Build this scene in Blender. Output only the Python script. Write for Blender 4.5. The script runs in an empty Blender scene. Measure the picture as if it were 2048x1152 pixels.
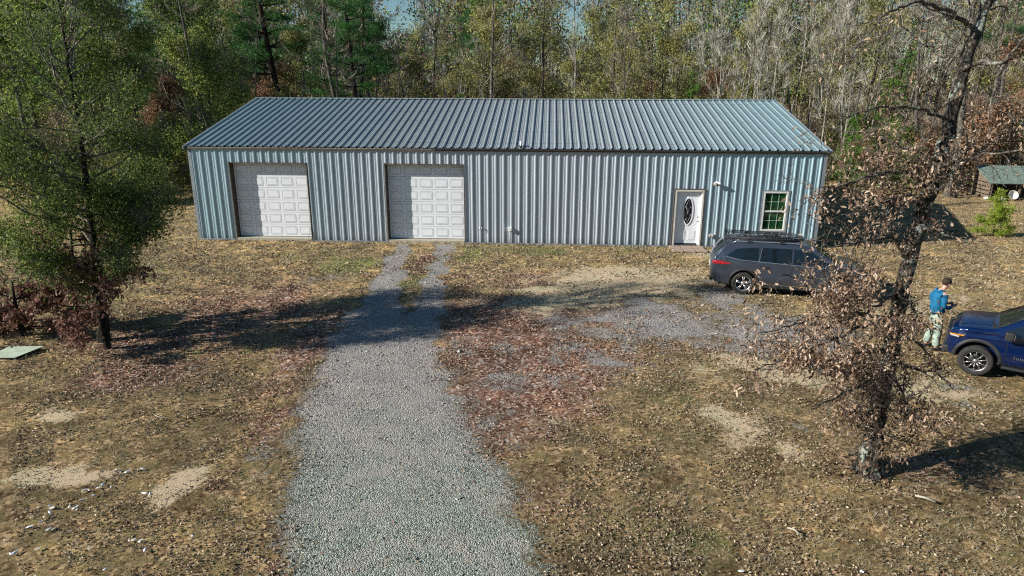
import bpy, bmesh, math, random
import numpy as np
from mathutils import Vector, Matrix
from mathutils.noise import noise as mnoise

PI = math.pi
R = math.radians
sc = bpy.context.scene
COL = sc.collection
sc.view_settings.view_transform = 'Standard'
sc.view_settings.look = 'None'
sc.view_settings.exposure = 0
sc.view_settings.gamma = 1
sc.cycles.use_denoising = False
sc.cycles.use_adaptive_sampling = True
sc.cycles.adaptive_threshold = .01
sc.cycles.pixel_filter_type = 'BLACKMAN_HARRIS'
sc.cycles.filter_width = 1.15
sc.cycles.max_bounces = 4
sc.cycles.diffuse_bounces = 1
sc.cycles.sample_clamp_indirect = 3
sc.cycles.glossy_bounces = 2
sc.cycles.transparent_max_bounces = 4
sc.cycles.caustics_reflective = False
sc.cycles.caustics_refractive = False

# ------------------------------------------------------------------ camera
CAM = Vector((14.096, -26.334, 6.198))
YAW, PIT, ROL, FPX = -.054, .296, .003, 1365.0
fwd = Vector((math.sin(YAW) * math.cos(PIT), math.cos(YAW) * math.cos(PIT), -math.sin(PIT)))
rgt = Vector((math.cos(YAW), -math.sin(YAW), 0))
upv = rgt.cross(fwd)
r2 = rgt * math.cos(ROL) + upv * math.sin(ROL)
u2 = -rgt * math.sin(ROL) + upv * math.cos(ROL)
cam_d = bpy.data.cameras.new('camera')
cam = bpy.data.objects.new('camera', cam_d)
COL.objects.link(cam)
cam.matrix_world = Matrix(((r2.x, u2.x, -fwd.x, CAM.x), (r2.y, u2.y, -fwd.y, CAM.y), (r2.z, u2.z, -fwd.z, CAM.z), (0, 0, 0, 1)))
cam_d.sensor_width = 36
cam_d.lens = FPX / 2048 * 36
cam_d.clip_end = 3000
cam_d.clip_start = .1
sc.camera = cam


def at(px, py, Y):
    """photo measurement -> the point where it stands on the vertical plane y = Y"""
    v = fwd + r2 * ((px - 1024) / FPX) + u2 * ((576 - py) / FPX)
    return CAM + v * ((Y - CAM.y) / v.y)


# ------------------------------------------------------------------ light
SUN_AZ, SUN_EL = R(17.5), R(26.5)
sd = Vector((math.cos(SUN_AZ) * math.cos(SUN_EL), math.sin(SUN_AZ) * math.cos(SUN_EL), -math.sin(SUN_EL)))
ld = bpy.data.lights.new('sun', 'SUN')
ld.energy = 7.8
ld.angle = R(.53)
ld.color = (1, .96, .89)
lo = bpy.data.objects.new('sun', ld)
COL.objects.link(lo)
lo.rotation_euler = sd.to_track_quat('-Z', 'Y').to_euler()
lo.location = (-30, -20, 30)
w = bpy.data.worlds.new('World')
sc.world = w
w.use_nodes = True
nt = w.node_tree
bg = nt.nodes['Background']
sky = nt.nodes.new('ShaderNodeTexSky')
sky.sky_type = 'NISHITA'
sky.sun_disc = False
sky.sun_elevation = SUN_EL
sky.sun_rotation = math.atan2(-sd.x, -sd.y) % (2 * PI)
sky.air_density = 1.1
sky.dust_density = 0.0
sky.ozone_density = 2.0
tint = nt.nodes.new('ShaderNodeMix')
tint.data_type = 'RGBA'
tint.blend_type = 'MULTIPLY'
tint.inputs[0].default_value = 1
tint.inputs[7].default_value = (.74, .95, 1.08, 1)
nt.links.new(sky.outputs[0], tint.inputs[6])
nt.links.new(tint.outputs[2], bg.inputs[0])
bg.inputs[1].default_value = .08


# ------------------------------------------------------------------ materials
class NT:
    def __init__(s, name):
        s.m = bpy.data.materials.new(name)
        s.m.use_nodes = True
        s.t = s.m.node_tree
        s.b = s.t.nodes['Principled BSDF']
        s.out = s.t.nodes['Material Output']

    def n(s, typ, **k):
        o = s.t.nodes.new(typ)
        for a, v in k.items():
            if a.startswith('i_'):
                key = a[2:]
                o.inputs[int(key) if key.isdigit() else key.replace('_', ' ')].default_value = v
            else:
                setattr(o, a, v)
        return o

    def l(s, a, b):
        s.t.links.new(a, b)

    def coord(s, scale=(1, 1, 1), kind='Object'):
        tc = s.n('ShaderNodeTexCoord')
        mp = s.n('ShaderNodeMapping')
        mp.inputs['Scale'].default_value = scale
        s.l(tc.outputs[kind], mp.inputs[0])
        return mp.outputs[0]

    def noise(s, vec, scale, detail=4, rough=.6):
        o = s.n('ShaderNodeTexNoise')
        o.inputs['Scale'].default_value = scale
        o.inputs['Detail'].default_value = detail
        o.inputs['Roughness'].default_value = rough
        s.l(vec, o.inputs['Vector'])
        return o.outputs['Fac']

    def ramp(s, fac, stops):
        r = s.n('ShaderNodeValToRGB')
        cr = r.color_ramp
        while len(cr.elements) < len(stops):
            cr.elements.new(.5)
        for e, (p, c) in zip(cr.elements, stops):
            e.position = p
            e.color = tuple(c) + (1,) if len(c) == 3 else c
        s.l(fac, r.inputs[0])
        return r.outputs[0]

    def mix(s, f, a, b, mode='MIX'):
        o = s.n('ShaderNodeMix', data_type='RGBA', blend_type=mode)
        for v, i in ((f, 0), (a, 6), (b, 7)):
            if hasattr(v, 'links') or hasattr(v, 'is_linked'):
                s.l(v, o.inputs[i])
            else:
                o.inputs[i].default_value = v if i == 0 else (tuple(v) + (1,) if len(v) == 3 else v)
        return o.outputs[2]

    def math(s, op, a, b=None, clamp=False):
        o = s.n('ShaderNodeMath', operation=op, use_clamp=clamp)
        for v, i in ((a, 0), (b, 1)):
            if v is None:
                continue
            if hasattr(v, 'is_linked'):
                s.l(v, o.inputs[i])
            else:
                o.inputs[i].default_value = v
        return o.outputs[0]

    def smooth(s, v, a, b):
        o = s.n('ShaderNodeMapRange', interpolation_type='SMOOTHSTEP')
        s.l(v, o.inputs[0])
        o.inputs[1].default_value = a
        o.inputs[2].default_value = b
        return o.outputs[0]

    def bump(s, h, strength=.5, dist=.02):
        o = s.n('ShaderNodeBump')
        o.inputs['Strength'].default_value = strength
        o.inputs['Distance'].default_value = dist
        s.l(h, o.inputs['Height'])
        s.l(o.outputs[0], s.b.inputs['Normal'])

    def set(s, rough=.6, metal=0, spec=.5):
        s.b.inputs['Roughness'].default_value = rough
        s.b.inputs['Metallic'].default_value = metal
        s.b.inputs['Specular IOR Level'].default_value = spec
        return s


def simple(name, c, rough=.6, metal=0, spec=.5, var=.25, scale=6, bump=0, kind='Object', coat=0):
    m = NT(name).set(rough, metal, spec)
    v = m.coord(kind=kind)
    f = m.noise(v, scale, 5, .65)
    lo_ = tuple(x * (1 - var) for x in c)
    hi = tuple(min(1, x * (1 + var)) for x in c)
    m.l(m.ramp(f, [(.3, lo_), (.7, hi)]), m.b.inputs['Base Color'])
    if bump:
        m.bump(m.noise(v, scale * 5, 4), bump, .01)
    if coat:
        m.b.inputs['Coat Weight'].default_value = coat
        m.b.inputs['Coat Roughness'].default_value = .04
    return m.m


def leafmat(name, stops, trans=.3, rough=.6):
    m = NT(name).set(rough, 0, .25)
    a = m.n('ShaderNodeAttribute', attribute_name='rnd')
    c = m.ramp(a.outputs['Fac'], stops)
    m.l(c, m.b.inputs['Base Color'])
    tr = m.n('ShaderNodeBsdfTranslucent')
    m.l(c, tr.inputs[0])
    mx = m.n('ShaderNodeMixShader')
    mx.inputs[0].default_value = trans
    m.l(m.b.outputs[0], mx.inputs[1])
    m.l(tr.outputs[0], mx.inputs[2])
    m.l(mx.outputs[0], m.out.inputs[0])
    return m.m


def barkmat(name, dark, light, lichen=None, la=.55):
    m = NT(name).set(.9, 0, .15)
    v = m.coord((1, 1, .3))
    f = m.noise(v, 24, 6, .8)
    c = m.ramp(f, [(.42, tuple(q * .6 for q in dark)), (.5, dark), (.60, light)])
    c = m.mix(.8, c, m.ramp(m.noise(m.coord(), 2.2, 5, .7), [(.35, (.55, .55, .55)), (.65, (1.3, 1.28, 1.22))]), 'MULTIPLY')
    if lichen:
        f2 = m.noise(m.coord(), 5, 5, .7)
        c = m.mix(m.smooth(f2, la, la + .08), c, lichen)
    m.l(c, m.b.inputs['Base Color'])
    m.bump(m.noise(v, 26, 6, .8), 1.0, .06)
    return m.m


# ------------------------------------------------------------------ mesh helpers
def tag(o, label=None, cat=None, group=None, kind=None):
    if label:
        o['label'] = label
    if cat:
        o['category'] = cat
    if group:
        o['group'] = group
    if kind:
        o['kind'] = kind
    return o


def empty(name, loc=(0, 0, 0), rz=0, label=None, cat=None, group=None):
    o = bpy.data.objects.new(name, None)
    o.empty_display_size = .3
    COL.objects.link(o)
    o.location = loc
    o.rotation_euler = (0, 0, rz)
    return tag(o, label, cat, group)


def link(name, me, parent=None):
    o = bpy.data.objects.new(name, me)
    COL.objects.link(o)
    if parent:
        o.parent = parent
    return o


def npmesh(name, V, groups, mats, rnd=None, smooth=False):
    """V (n,3); groups [(faces (m,k) int array, material index)]"""
    me = bpy.data.meshes.new(name)
    V = np.asarray(V, np.float32)
    me.vertices.add(len(V))
    me.vertices.foreach_set('co', V.ravel())
    loops = np.concatenate([g[0].ravel() for g in groups]).astype(np.int32)
    counts = np.concatenate([np.full(len(g[0]), g[0].shape[1], np.int32) for g in groups])
    mi = np.concatenate([np.full(len(g[0]), g[1], np.int32) for g in groups])
    starts = np.concatenate([[0], np.cumsum(counts)[:-1]]).astype(np.int32)
    me.loops.add(len(loops))
    me.loops.foreach_set('vertex_index', loops)
    me.polygons.add(len(counts))
    me.polygons.foreach_set('loop_start', starts)
    me.polygons.foreach_set('material_index', mi)
    if smooth:
        me.polygons.foreach_set('use_smooth', np.ones(len(counts), bool))
    for m in mats:
        me.materials.append(m)
    if rnd is not None:
        a = me.attributes.new('rnd', 'FLOAT', 'POINT')
        a.data.foreach_set('value', np.asarray(rnd, np.float32))
    me.update(calc_edges=True)
    me.validate()
    return me


class Soup:
    """collects vertex arrays and faces for one mesh"""

    def __init__(s):
        s.V = []
        s.F = []
        s.n = 0
        s.r = []

    def add(s, V, F, mat=0, rnd=None):
        V = np.asarray(V, float).reshape(-1, 3)
        s.V.append(V)
        F = np.asarray(F, int)
        s.F.append((F + s.n, mat))
        s.n += len(V)
        s.r.append(np.zeros(len(V)) if rnd is None else np.asarray(rnd, float))

    def mesh(s, name, mats, smooth=False):
        g = {}
        out = []
        for F, m in s.F:
            g.setdefault((F.shape[1], m), []).append(F)
        for (k, m), L in g.items():
            out.append((np.concatenate(L), m))
        return npmesh(name, np.concatenate(s.V), out, mats, np.concatenate(s.r), smooth)


class MB:
    """small hand built parts: boxes, tubes, prisms, lathes; one mesh object out"""

    def __init__(s):
        s.bm = bmesh.new()

    def box(s, x0, x1, y0, y1, z0, z1, bev=0, mi=0):
        r = bmesh.ops.create_cube(s.bm, size=1, matrix=Matrix.Translation(((x0 + x1) / 2, (y0 + y1) / 2, (z0 + z1) / 2)) @ Matrix.Diagonal((abs(x1 - x0), abs(y1 - y0), abs(z1 - z0), 1)))
        vs = r['verts']
        fs = {f for v in vs for f in v.link_faces}
        for f in fs:
            f.material_index = mi
        if bev:
            es = {e for v in vs for e in v.link_edges}
            bmesh.ops.bevel(s.bm, geom=list(es), offset=bev, segments=2, affect='EDGES', profile=.6)
        return s

    def quad(s, pts, mi=0):
        f = s.bm.faces.new([s.bm.verts.new(p) for p in pts])
        f.material_index = mi
        return s

    def tube(s, pts, rad, n=8, mi=0, cap=True):
        pts = [Vector(p) for p in pts]
        if not hasattr(rad, '__len__'):
            rad = [rad] * len(pts)
        rings = []
        for i, p in enumerate(pts):
            d = (pts[min(i + 1, len(pts) - 1)] - pts[max(i - 1, 0)]).normalized()
            a = d.cross(Vector((0, 0, 1)))
            if a.length < .1:
                a = d.cross(Vector((0, 1, 0)))
            a.normalize()
            b = d.cross(a)
            rings.append([s.bm.verts.new(p + (a * math.cos(2 * PI * k / n) + b * math.sin(2 * PI * k / n)) * rad[i]) for k in range(n)])
        for i in range(len(rings) - 1):
            for k in range(n):
                f = s.bm.faces.new((rings[i][k], rings[i][(k + 1) % n], rings[i + 1][(k + 1) % n], rings[i + 1][k]))
                f.material_index = mi
                f.smooth = True
        if cap:
            for rg in (rings[0][::-1], rings[-1]):
                s.bm.faces.new(rg).material_index = mi
        return s

    def lathe(s, prof, axis='Y', c=(0, 0, 0), n=28, mi=0, smooth=True):
        """prof: (radius, offset along axis)"""
        c = Vector(c)
        rings = []
        for r, o in prof:
            ring = []
            for k in range(n):
                a = 2 * PI * k / n
                u, v = r * math.cos(a), r * math.sin(a)
                p = {'Y': (u, o, v), 'Z': (u, v, o), 'X': (o, u, v)}[axis]
                ring.append(s.bm.verts.new(c + Vector(p)))
            rings.append(ring)
        for i in range(len(rings) - 1):
            for k in range(n):
                f = s.bm.faces.new((rings[i][k], rings[i][(k + 1) % n], rings[i + 1][(k + 1) % n], rings[i + 1][k]))
                f.material_index = mi
                f.smooth = smooth
        return s

    def prism(s, poly, y0, y1, mi=0):
        """poly in (x,z) extruded along y"""
        a = [s.bm.verts.new((x, y0, z)) for x, z in poly]
        b = [s.bm.verts.new((x, y1, z)) for x, z in poly]
        n = len(poly)
        fs = [s.bm.faces.new(a), s.bm.faces.new(b[::-1])]
        for i in range(n):
            fs.append(s.bm.faces.new((a[i], b[i], b[(i + 1) % n], a[(i + 1) % n])))
        for f in fs:
            f.material_index = mi
        return s

    def build(s, name, mats, parent=None, loc=None, rot=None):
        if not isinstance(mats, (list, tuple)):
            mats = [mats]
        bmesh.ops.recalc_face_normals(s.bm, faces=s.bm.faces)
        me = bpy.data.meshes.new(name)
        s.bm.to_mesh(me)
        s.bm.free()
        for m in mats:
            me.materials.append(m)
        o = link(name, me, parent)
        if loc is not None:
            o.location = loc
        if rot is not None:
            o.rotation_euler = rot
        return o


def bake(o, mats=None):
    """replace a modifier stack by its evaluated mesh"""
    dg = bpy.context.evaluated_depsgraph_get()
    dg.update()
    me = bpy.data.meshes.new_from_object(o.evaluated_get(dg))
    o.modifiers.clear()
    o.data = me
    return o


# ------------------------------------------------------------------ smooth value noise in numpy
def vnoise(x, y, seed=0):
    xi = np.floor(x).astype(int)
    yi = np.floor(y).astype(int)
    fx = x - xi
    fy = y - yi
    fx = fx * fx * (3 - 2 * fx)
    fy = fy * fy * (3 - 2 * fy)

    def h(a, b):
        n = (a * 374761393 + b * 668265263 + seed * 974634777) & 0x7fffffff
        n = ((n ^ (n >> 13)) * 1274126177) & 0x7fffffff
        return ((n ^ (n >> 16)) & 0xffff) / 65535.0
    return (h(xi, yi) * (1 - fx) + h(xi + 1, yi) * fx) * (1 - fy) + (h(xi, yi + 1) * (1 - fx) + h(xi + 1, yi + 1) * fx) * fy


def fbm(x, y, sc_, oct_=4, seed=0):
    s = 0
    a = .5
    for i in range(oct_):
        s = s + a * vnoise(x * sc_, y * sc_, seed + i * 17)
        sc_ *= 2.1
        a *= .5
    return s / (1 - .5 ** oct_)


# ------------------------------------------------------------------ ground zones (metres)
DRIVE = [(10.9, -30), (10.69, -19.09), (10.14, -17.44), (9.66, -15.98), (9.27, -14.05), (8.86, -11.56), (8.56, -8.88), (8.48, -4.54), (8.09, -0.31), (8.72, -0.27), (9.25, -4.49), (9.78, -7.46), (10.3, -9.0), (10.34, -7.42), (9.98, -4.45), (9.59, -0.21), (10.38, -0.16), (10.65, -4.4), (11.01, -7.38), (11.29, -9.51), (11.41, -11.25), (12.02, -13.17), (12.6, -14.9), (13.05, -16.11), (13.51, -17.04), (13.77, -17.96), (14.04, -18.9), (14.4, -30)]
SPARSE_GRAVEL = [(13.4, -11.8, 1.9, 3.0, .52), (14.8, -9.3, 1.8, 2.0, .5), (12.9, -15.2, .7, 1.5, .5), (15.17, -10.69, 2.82, 2.71, 0.5), (13.15, -13.35, 1.25, 2.21, 0.45), (17.29, -8.74, 2.17, 2.29, 0.8), (19.46, -6.35, 1.21, 1.85, 0.7), (20.16, -9.33, 2.09, 1.8, 0.85), (20.28, -11.74, 0.68, 0.43, 0.6), (9.08, -16.1, 0.35, 0.71, 0.5), (9.52, -16.92, 0.4, 0.46, 0.5), (13.39, -15.41, 0.63, 0.9, 0.45), (6.76, -5.55, 0.97, 1.07, 0.5), (22.85, -13.0, 1.14, 1.12, 0.35), (10.49, -6.41, 0.92, 3.22, 0.3), (15.87, -12.15, 1.34, 0.84, 0.4), (10.25, -19.0, 0.26, 0.14, 0.6), (19.08, -14.51, 0.42, 0.21, 0.6), (9.0, -1.9, 1.3, 1.6, .35)]
DIRT = [(16.9, -5.3, 2.4, 1.8, 1.45), (15.2, -6.6, 2.2, 1.2, 1.1), (13.6, -7.6, 1.3, .9, .8), (16.6, -5.4, 2.3, 1.7, 1.0), (14.4, -7.4, 1.2, .8, .75), (19.4, -11.7, 1.9, .8, 1.0), (18.0, -14.6, .8, .8, .8), (22.5, -12.6, 1.2, .6, .7), (16.36, -5.77, 1.72, 1.42, 1), (15.34, -4.4, 1.16, 0.86, 0.8), (14.48, -6.67, 1.06, 0.7, 0.5), (17.46, -6.73, 0.9, 0.9, 0.8), (19.87, -11.34, 1.28, 0.77, 1), (18.7, -11.84, 0.79, 0.41, 0.7), (20.85, -11.71, 1.02, 0.56, 0.8), (17.72, -14.39, 0.53, 0.59, 0.6), (17.53, -13.55, 0.3, 0.28, 0.5), (18.52, -15.86, 0.31, 0.45, 0.7), (6.17, -17.05, 0.89, 0.45, 0.9), (5.74, -17.36, 0.47, 0.37, 0.8), (6.68, -16.8, 0.33, 0.42, 0.8), (4.61, -15.02, 0.53, 0.39, 0.7), (8.19, -17.0, 0.37, 0.48, 1.1), (7.89, -18.36, 0.36, 0.21, 0.6), (8.05, -17.69, 0.23, 0.14, 0.5), (9.42, -17.07, 0.32, 0.39, 0.5), (14.34, -14.6, 0.29, 0.28, 0.5), (14.45, -16.18, 0.22, 0.63, 0.3), (22.03, -13.05, 0.62, 0.44, 0.7), (25.98, -5.93, 2.29, 1.18, 0.5), (23.71, -7.04, 1.6, 1.14, 0.6), (28.67, -4.13, 1.31, 1.27, 0.4), (16.05, -7.53, 1.73, 0.83, 0.5), (19.44, -1.03, 0.76, 1.13, 0.7), (9.16, -12.84, 0.33, 0.82, 0.5), (9.3, -14.49, 0.39, 0.66, 0.4), (14.35, -2.49, 0.72, 0.43, 0.5), (1.8, -5.88, 0.96, 0.64, 0.3)]
GREEN = [(7.2, -3.65, 1.22, 1.8, 0.7), (9.66, -5.37, 0.42, 1.05, 0.8), (11.18, -1.58, 0.56, 1.24, 0.7), (13.22, -0.89, 3.07, 0.97, 0.6), (17.25, -0.54, 1.54, 0.66, 0.6), (5.7, -2.33, 1.65, 1.09, 0.4), (19.97, -17.59, 1.16, 1.09, 0.35), (20.22, -18.32, 1.08, 1.09, 0.4), (18.25, -18.34, 1.08, 0.56, 0.3), (17.1, -14.23, 1.55, 2.41, 0.35), (16.17, -18.04, 1.69, 0.68, 0.35), (22.82, -13.23, 1.02, 0.82, 0.5), (5.78, -15.87, 1.25, 0.54, 0.35), (9.54, -18.95, 0.6, 0.32, 0.3), (3.46, -9.61, 1.07, 0.89, 0.5), (17.76, -16.43, 0.98, 0.93, 0.3), (5.83, -11.59, 0.24, 0.34, 0.6), (17.5, -4.26, 0.83, 0.5, 0.3), (13.21, -18.83, 0.4, 0.1, 0.4), (-2, -7, 5, 5, .5)]
RED = [(13.71, -11.1, 2.16, 3.64, 0.9), (12.3, -9.05, 1.21, 2.44, 0.8), (16.21, -8.8, 1.76, 2.48, 0.6), (12.56, -5.18, 1.94, 1.51, 0.5), (12.65, -15.27, 0.64, 1.49, 0.6), (13.45, -16.39, 0.5, 0.76, 0.5), (5.78, -8.63, 2.8, 3.31, 0.6), (8.23, -10.79, 0.74, 3.28, 0.7), (9.6, -2.8, 0.36, 2.16, 0.7), (13.46, -15.04, 1.11, 1.14, 0.5), (15.0, -13.7, 1.22, 1.38, 0.4), (5.3, -12.8, 1.55, 1.23, 0.5), (9.09, -14.71, 0.39, 2.2, 0.5), (18.39, -10.81, 0.72, 1.0, 0.5), (14.05, -17.21, 0.54, 0.79, 0.3), (10.47, -18.15, 0.1, 1.08, 0.6), (4.28, -11.03, 1.73, 1.14, 0.7), (20.77, -15.31, 1.41, 1.39, 0.4)]


def poly_sdf(px, py, poly):
    d = np.full(px.shape, 1e9)
    inside = np.zeros(px.shape, bool)
    n = len(poly)
    for i in range(n):
        x0, y0 = poly[i]
        x1, y1 = poly[(i + 1) % n]
        ex, ey = x1 - x0, y1 - y0
        t = np.clip(((px - x0) * ex + (py - y0) * ey) / (ex * ex + ey * ey), 0, 1)
        d = np.minimum(d, np.hypot(px - x0 - t * ex, py - y0 - t * ey))
        cnd = ((y0 > py) != (y1 > py))
        with np.errstate(divide='ignore', invalid='ignore'):
            xx = (x1 - x0) * (py - y0) / (y1 - y0 if y1 != y0 else 1e-9) + x0
        inside ^= cnd & (px < xx)
    return np.where(inside, d, -d)


def ellmask(x, y, L, soft=1.0):
    m = np.zeros(x.shape)
    for cx, cy, a, b, s in L:
        q = np.hypot((x - cx) / a, (y - cy) / b)
        m = np.maximum(m, s * np.clip(1.35 - q * .85, 0, 1))
    return m


def masks(x, y):
    wx = x + (fbm(x, y, 1.2, 4, 3) - .5) * 1.0
    wy = y + (fbm(x, y, 1.2, 4, 9) - .5) * 1.6
    sdf = poly_sdf(x + (fbm(x, y, 1.6, 4, 5) - .5) * .8, y, DRIVE)
    g = np.clip(sdf / (.30 + .7 * np.clip((-8.5 - y) / 5, 0, 1)) + .5, 0, 1)
    n1 = fbm(x, y, 2.3, 5, 21)
    sg = ellmask(wx, wy, SPARSE_GRAVEL)
    g2 = np.clip((sg * 1.2 + n1 - .78) * 1.35, 0, 1)
    # the far part of the drive is thin: grass and leaves show through
    thin = np.clip((y + 9) / 6, 0, 1) * .25
    g = np.clip(g - thin * np.clip((fbm(x, y, 2.0, 4, 33) - .42) * 6, 0, 1), 0, 1)
    g = np.maximum(g, g2 * .85)
    d = ellmask(wx, wy, DIRT)
    d = np.clip((d + fbm(x, y, 1.5, 5, 41) - .70) * 1.45, 0, .88) * (1 - np.clip(g * 1.4, 0, 1))
    gr = np.clip(ellmask(wx, wy, GREEN) + (fbm(x, y, .9, 4, 51) - .5) * .6, 0, 1)
    rd = np.clip(ellmask(wx, wy, RED) + (fbm(x, y, .8, 4, 61) - .5) * .5, 0, 1)
    return g, d, gr, rd


def axis_steps(a0, a1, fine, lo_, hi):
    """fine spacing between a0 and a1, growing outside"""
    xs = list(np.arange(a0, a1 + 1e-6, fine))
    s = fine
    v = a1
    while v < hi:
        s *= 1.35
        v += s
        xs.append(v)
    s = fine
    v = a0
    while v > lo_:
        s *= 1.35
        v -= s
        xs.insert(0, v)
    return np.array(xs)


# materials for the ground
def ground_mat():
    m = NT('ground_litter').set(.95, 0, .1)
    at_ = m.n('ShaderNodeAttribute', attribute_name='zones')
    sp = m.n('ShaderNodeSeparateColor')
    m.l(at_.outputs['Color'], sp.inputs[0])
    G, D, GR = sp.outputs
    RD = at_.outputs['Alpha']
    v = m.coord()
    nfine = m.noise(v, 9, 6, .7)
    nfine2 = m.noise(v, 3.1, 6, .7)
    # litter
    vo = m.n('ShaderNodeTexVoronoi')
    vo.inputs['Scale'].default_value = 17
    m.l(v, vo.inputs['Vector'])
    sc_ = m.n('ShaderNodeSeparateColor')
    m.l(vo.outputs['Color'], sc_.inputs[0])
    brown = m.ramp(sc_.outputs[0], [(0, (.07, .05, .03)), (.3, (.21, .155, .09)), (.65, (.38, .29, .175)), (.95, (.58, .47, .31))])
    red = m.ramp(sc_.outputs[1], [(0, (.08, .04, .03)), (.4, (.22, .115, .08)), (.8, (.38, .25, .19)), (1, (.62, .54, .48))])
    vo2 = m.n('ShaderNodeTexNoise')
    vo2.inputs['Scale'].default_value = 38
    vo2.inputs['Detail'].default_value = 4
    vo2.inputs['Roughness'].default_value = .8
    m.l(v, vo2.inputs['Vector'])
    grass = m.ramp(vo2.outputs['Fac'], [(.3, (.06, .055, .028)), (.5, (.24, .21, .11)), (.68, (.46, .39, .23))])
    green = m.ramp(vo2.outputs['Fac'], [(.3, (.035, .06, .015)), (.5, (.12, .19, .045)), (.7, (.28, .33, .12))])
    base = m.mix(m.smooth(nfine2, .42, .6), brown, grass)
    gsel = m.math('ADD', GR, m.math('MULTIPLY', m.math('SUBTRACT', nfine, .5), 1.4))
    base = m.mix(m.math('MULTIPLY', m.smooth(gsel, .35, .75), .7), base, green)
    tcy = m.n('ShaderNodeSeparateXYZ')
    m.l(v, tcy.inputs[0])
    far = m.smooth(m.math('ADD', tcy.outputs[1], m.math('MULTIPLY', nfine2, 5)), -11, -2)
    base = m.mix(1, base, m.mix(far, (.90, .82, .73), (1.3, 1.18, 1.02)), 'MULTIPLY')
    rsel = m.math('ADD', RD, m.math('MULTIPLY', m.math('SUBTRACT', nfine, .5), 1.6))
    base = m.mix(m.smooth(rsel, .28, .6), base, red)
    big = m.noise(v, .35, 4, .6)
    base = m.mix(.8, base, m.ramp(big, [(.35, (.7, .7, .7)), (.65, (1.2, 1.16, 1.08))]), 'MULTIPLY')
    base = m.mix(.9, base, m.ramp(m.noise(v, 1.1, 6, .75), [(.38, (.50, .47, .43)), (.5, (1, 1, 1)), (.62, (1.55, 1.46, 1.3))]), 'MULTIPLY')
    # dirt
    dn = m.noise(v, 14, 6, .75)
    dirt = m.ramp(dn, [(.3, (.36, .29, .165)), (.5, (.53, .45, .28)), (.7, (.68, .60, .42))])
    dirt = m.mix(m.smooth(m.noise(v, .9, 2), .38, .58), dirt, m.mix(.45, dirt, (.62, .43, .28)))
    dsel = m.math('ADD', D, m.math('MULTIPLY', m.math('SUBTRACT', nfine, .5), 2.4))
    base = m.mix(m.smooth(dsel, .36, .66), base, dirt)
    # gravel
    vg = m.n('ShaderNodeTexVoronoi')
    vg.inputs['Scale'].default_value = 48
    m.l(v, vg.inputs['Vector'])
    sg = m.n('ShaderNodeSeparateColor')
    m.l(vg.outputs['Color'], sg.inputs[0])
    stone = m.ramp(sg.outputs[0], [(0, (.18, .17, .16)), (.4, (.36, .345, .325)), (.8, (.53, .51, .48)), (1, (.78, .75, .71))])
    edge = m.ramp(vg.outputs['Distance'], [(.0, (1, 1, 1)), (.35, (.92, .92, .92)), (.62, (.5, .48, .45))])
    stone = m.mix(.85, stone, edge, 'MULTIPLY')
    tcx = m.n('ShaderNodeSeparateXYZ')
    m.l(v, tcx.inputs[0])
    near = m.smooth(m.math('ADD', tcx.outputs[1], m.math('MULTIPLY', big, 3)), -11.0, -17.5)
    stone = m.mix(m.math('MULTIPLY', near, .75), stone, m.mix(1, stone, (.80, 1.0, .86), 'MULTIPLY'))  # green lens cast put into the gravel colour toward the camera
    mid = m.smooth(m.noise(v, 1.6, 6, .8), .44, .60)
    stone = m.mix(m.math('MULTIPLY', mid, .55), stone, (.42, .37, .32))
    gsel2 = m.math('ADD', G, m.math('MULTIPLY', m.math('SUBTRACT', m.noise(v, 13, 6, .9), .5), 2.3))
    gf = m.smooth(gsel2, .40, .54)
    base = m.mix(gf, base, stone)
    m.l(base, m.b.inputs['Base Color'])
    h = m.math('ADD', m.math('MULTIPLY', sc_.outputs[2], .5), vo2.outputs['Fac'])
    hm = m.n('ShaderNodeMix', data_type='FLOAT')
    m.l(gf, hm.inputs[0])
    m.l(h, hm.inputs[2])
    m.l(m.math('SUBTRACT', .7, m.math('MULTIPLY', vg.outputs['Distance'], .9)), hm.inputs[3])
    m.bump(hm.outputs[0], 1.0, .03)
    return m.m


def terrain_z(x, y):
    x = np.asarray(x, float)
    y = np.asarray(y, float)
    z = (fbm(x, y, .35, 3, 71) - .5) * .10 + (fbm(x, y, 2.2, 3, 77) - .5) * .03
    # level pad round the building, soft rise far right and behind
    dx = np.maximum(np.maximum(-x, x - 24.4), 0)
    dy = np.maximum(np.maximum(-y, y - 14.4), 0)
    q = np.clip(np.hypot(dx, dy) / 3.0, 0, 1)
    z = z * q - .02
    return z


gx = axis_steps(-6, 32, .14, -900, 900)
gy = axis_steps(-20.5, 6, .14, -500, 1500)
X, Y = np.meshgrid(gx, gy)
Z = terrain_z(X, Y)
V = np.stack([X, Y, Z], -1).reshape(-1, 3)
nx_, ny_ = len(gx), len(gy)
ii = (np.arange(ny_ - 1)[:, None] * nx_ + np.arange(nx_ - 1)[None, :]).ravel()
F = np.stack([ii, ii + 1, ii + nx_ + 1, ii + nx_], 1)
gm = npmesh('ground', V, [(F, 0)], [ground_mat()], None, True)
mk = masks(X.ravel(), Y.ravel())
ca = gm.attributes.new('zones', 'FLOAT_COLOR', 'POINT')
ca.data.foreach_set('color', np.stack(mk, 1).astype(np.float32).ravel())
ground = link('ground', gm)
tag(ground, 'yard of dry grass and fallen leaves with a gravel drive and bare dirt patches', 'ground', kind='structure')


# ------------------------------------------------------------------ leaves, twigs and tubes as arrays
def rand_dirs(rng, n, upbias=0.0):
    d = rng.normal(size=(n, 3))
    d[:, 2] += upbias
    return d / np.linalg.norm(d, axis=1)[:, None]


def perp(rng, d):
    a = np.cross(d, rand_dirs(rng, len(d)))
    return a / (np.linalg.norm(a, axis=1)[:, None] + 1e-9)


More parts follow.
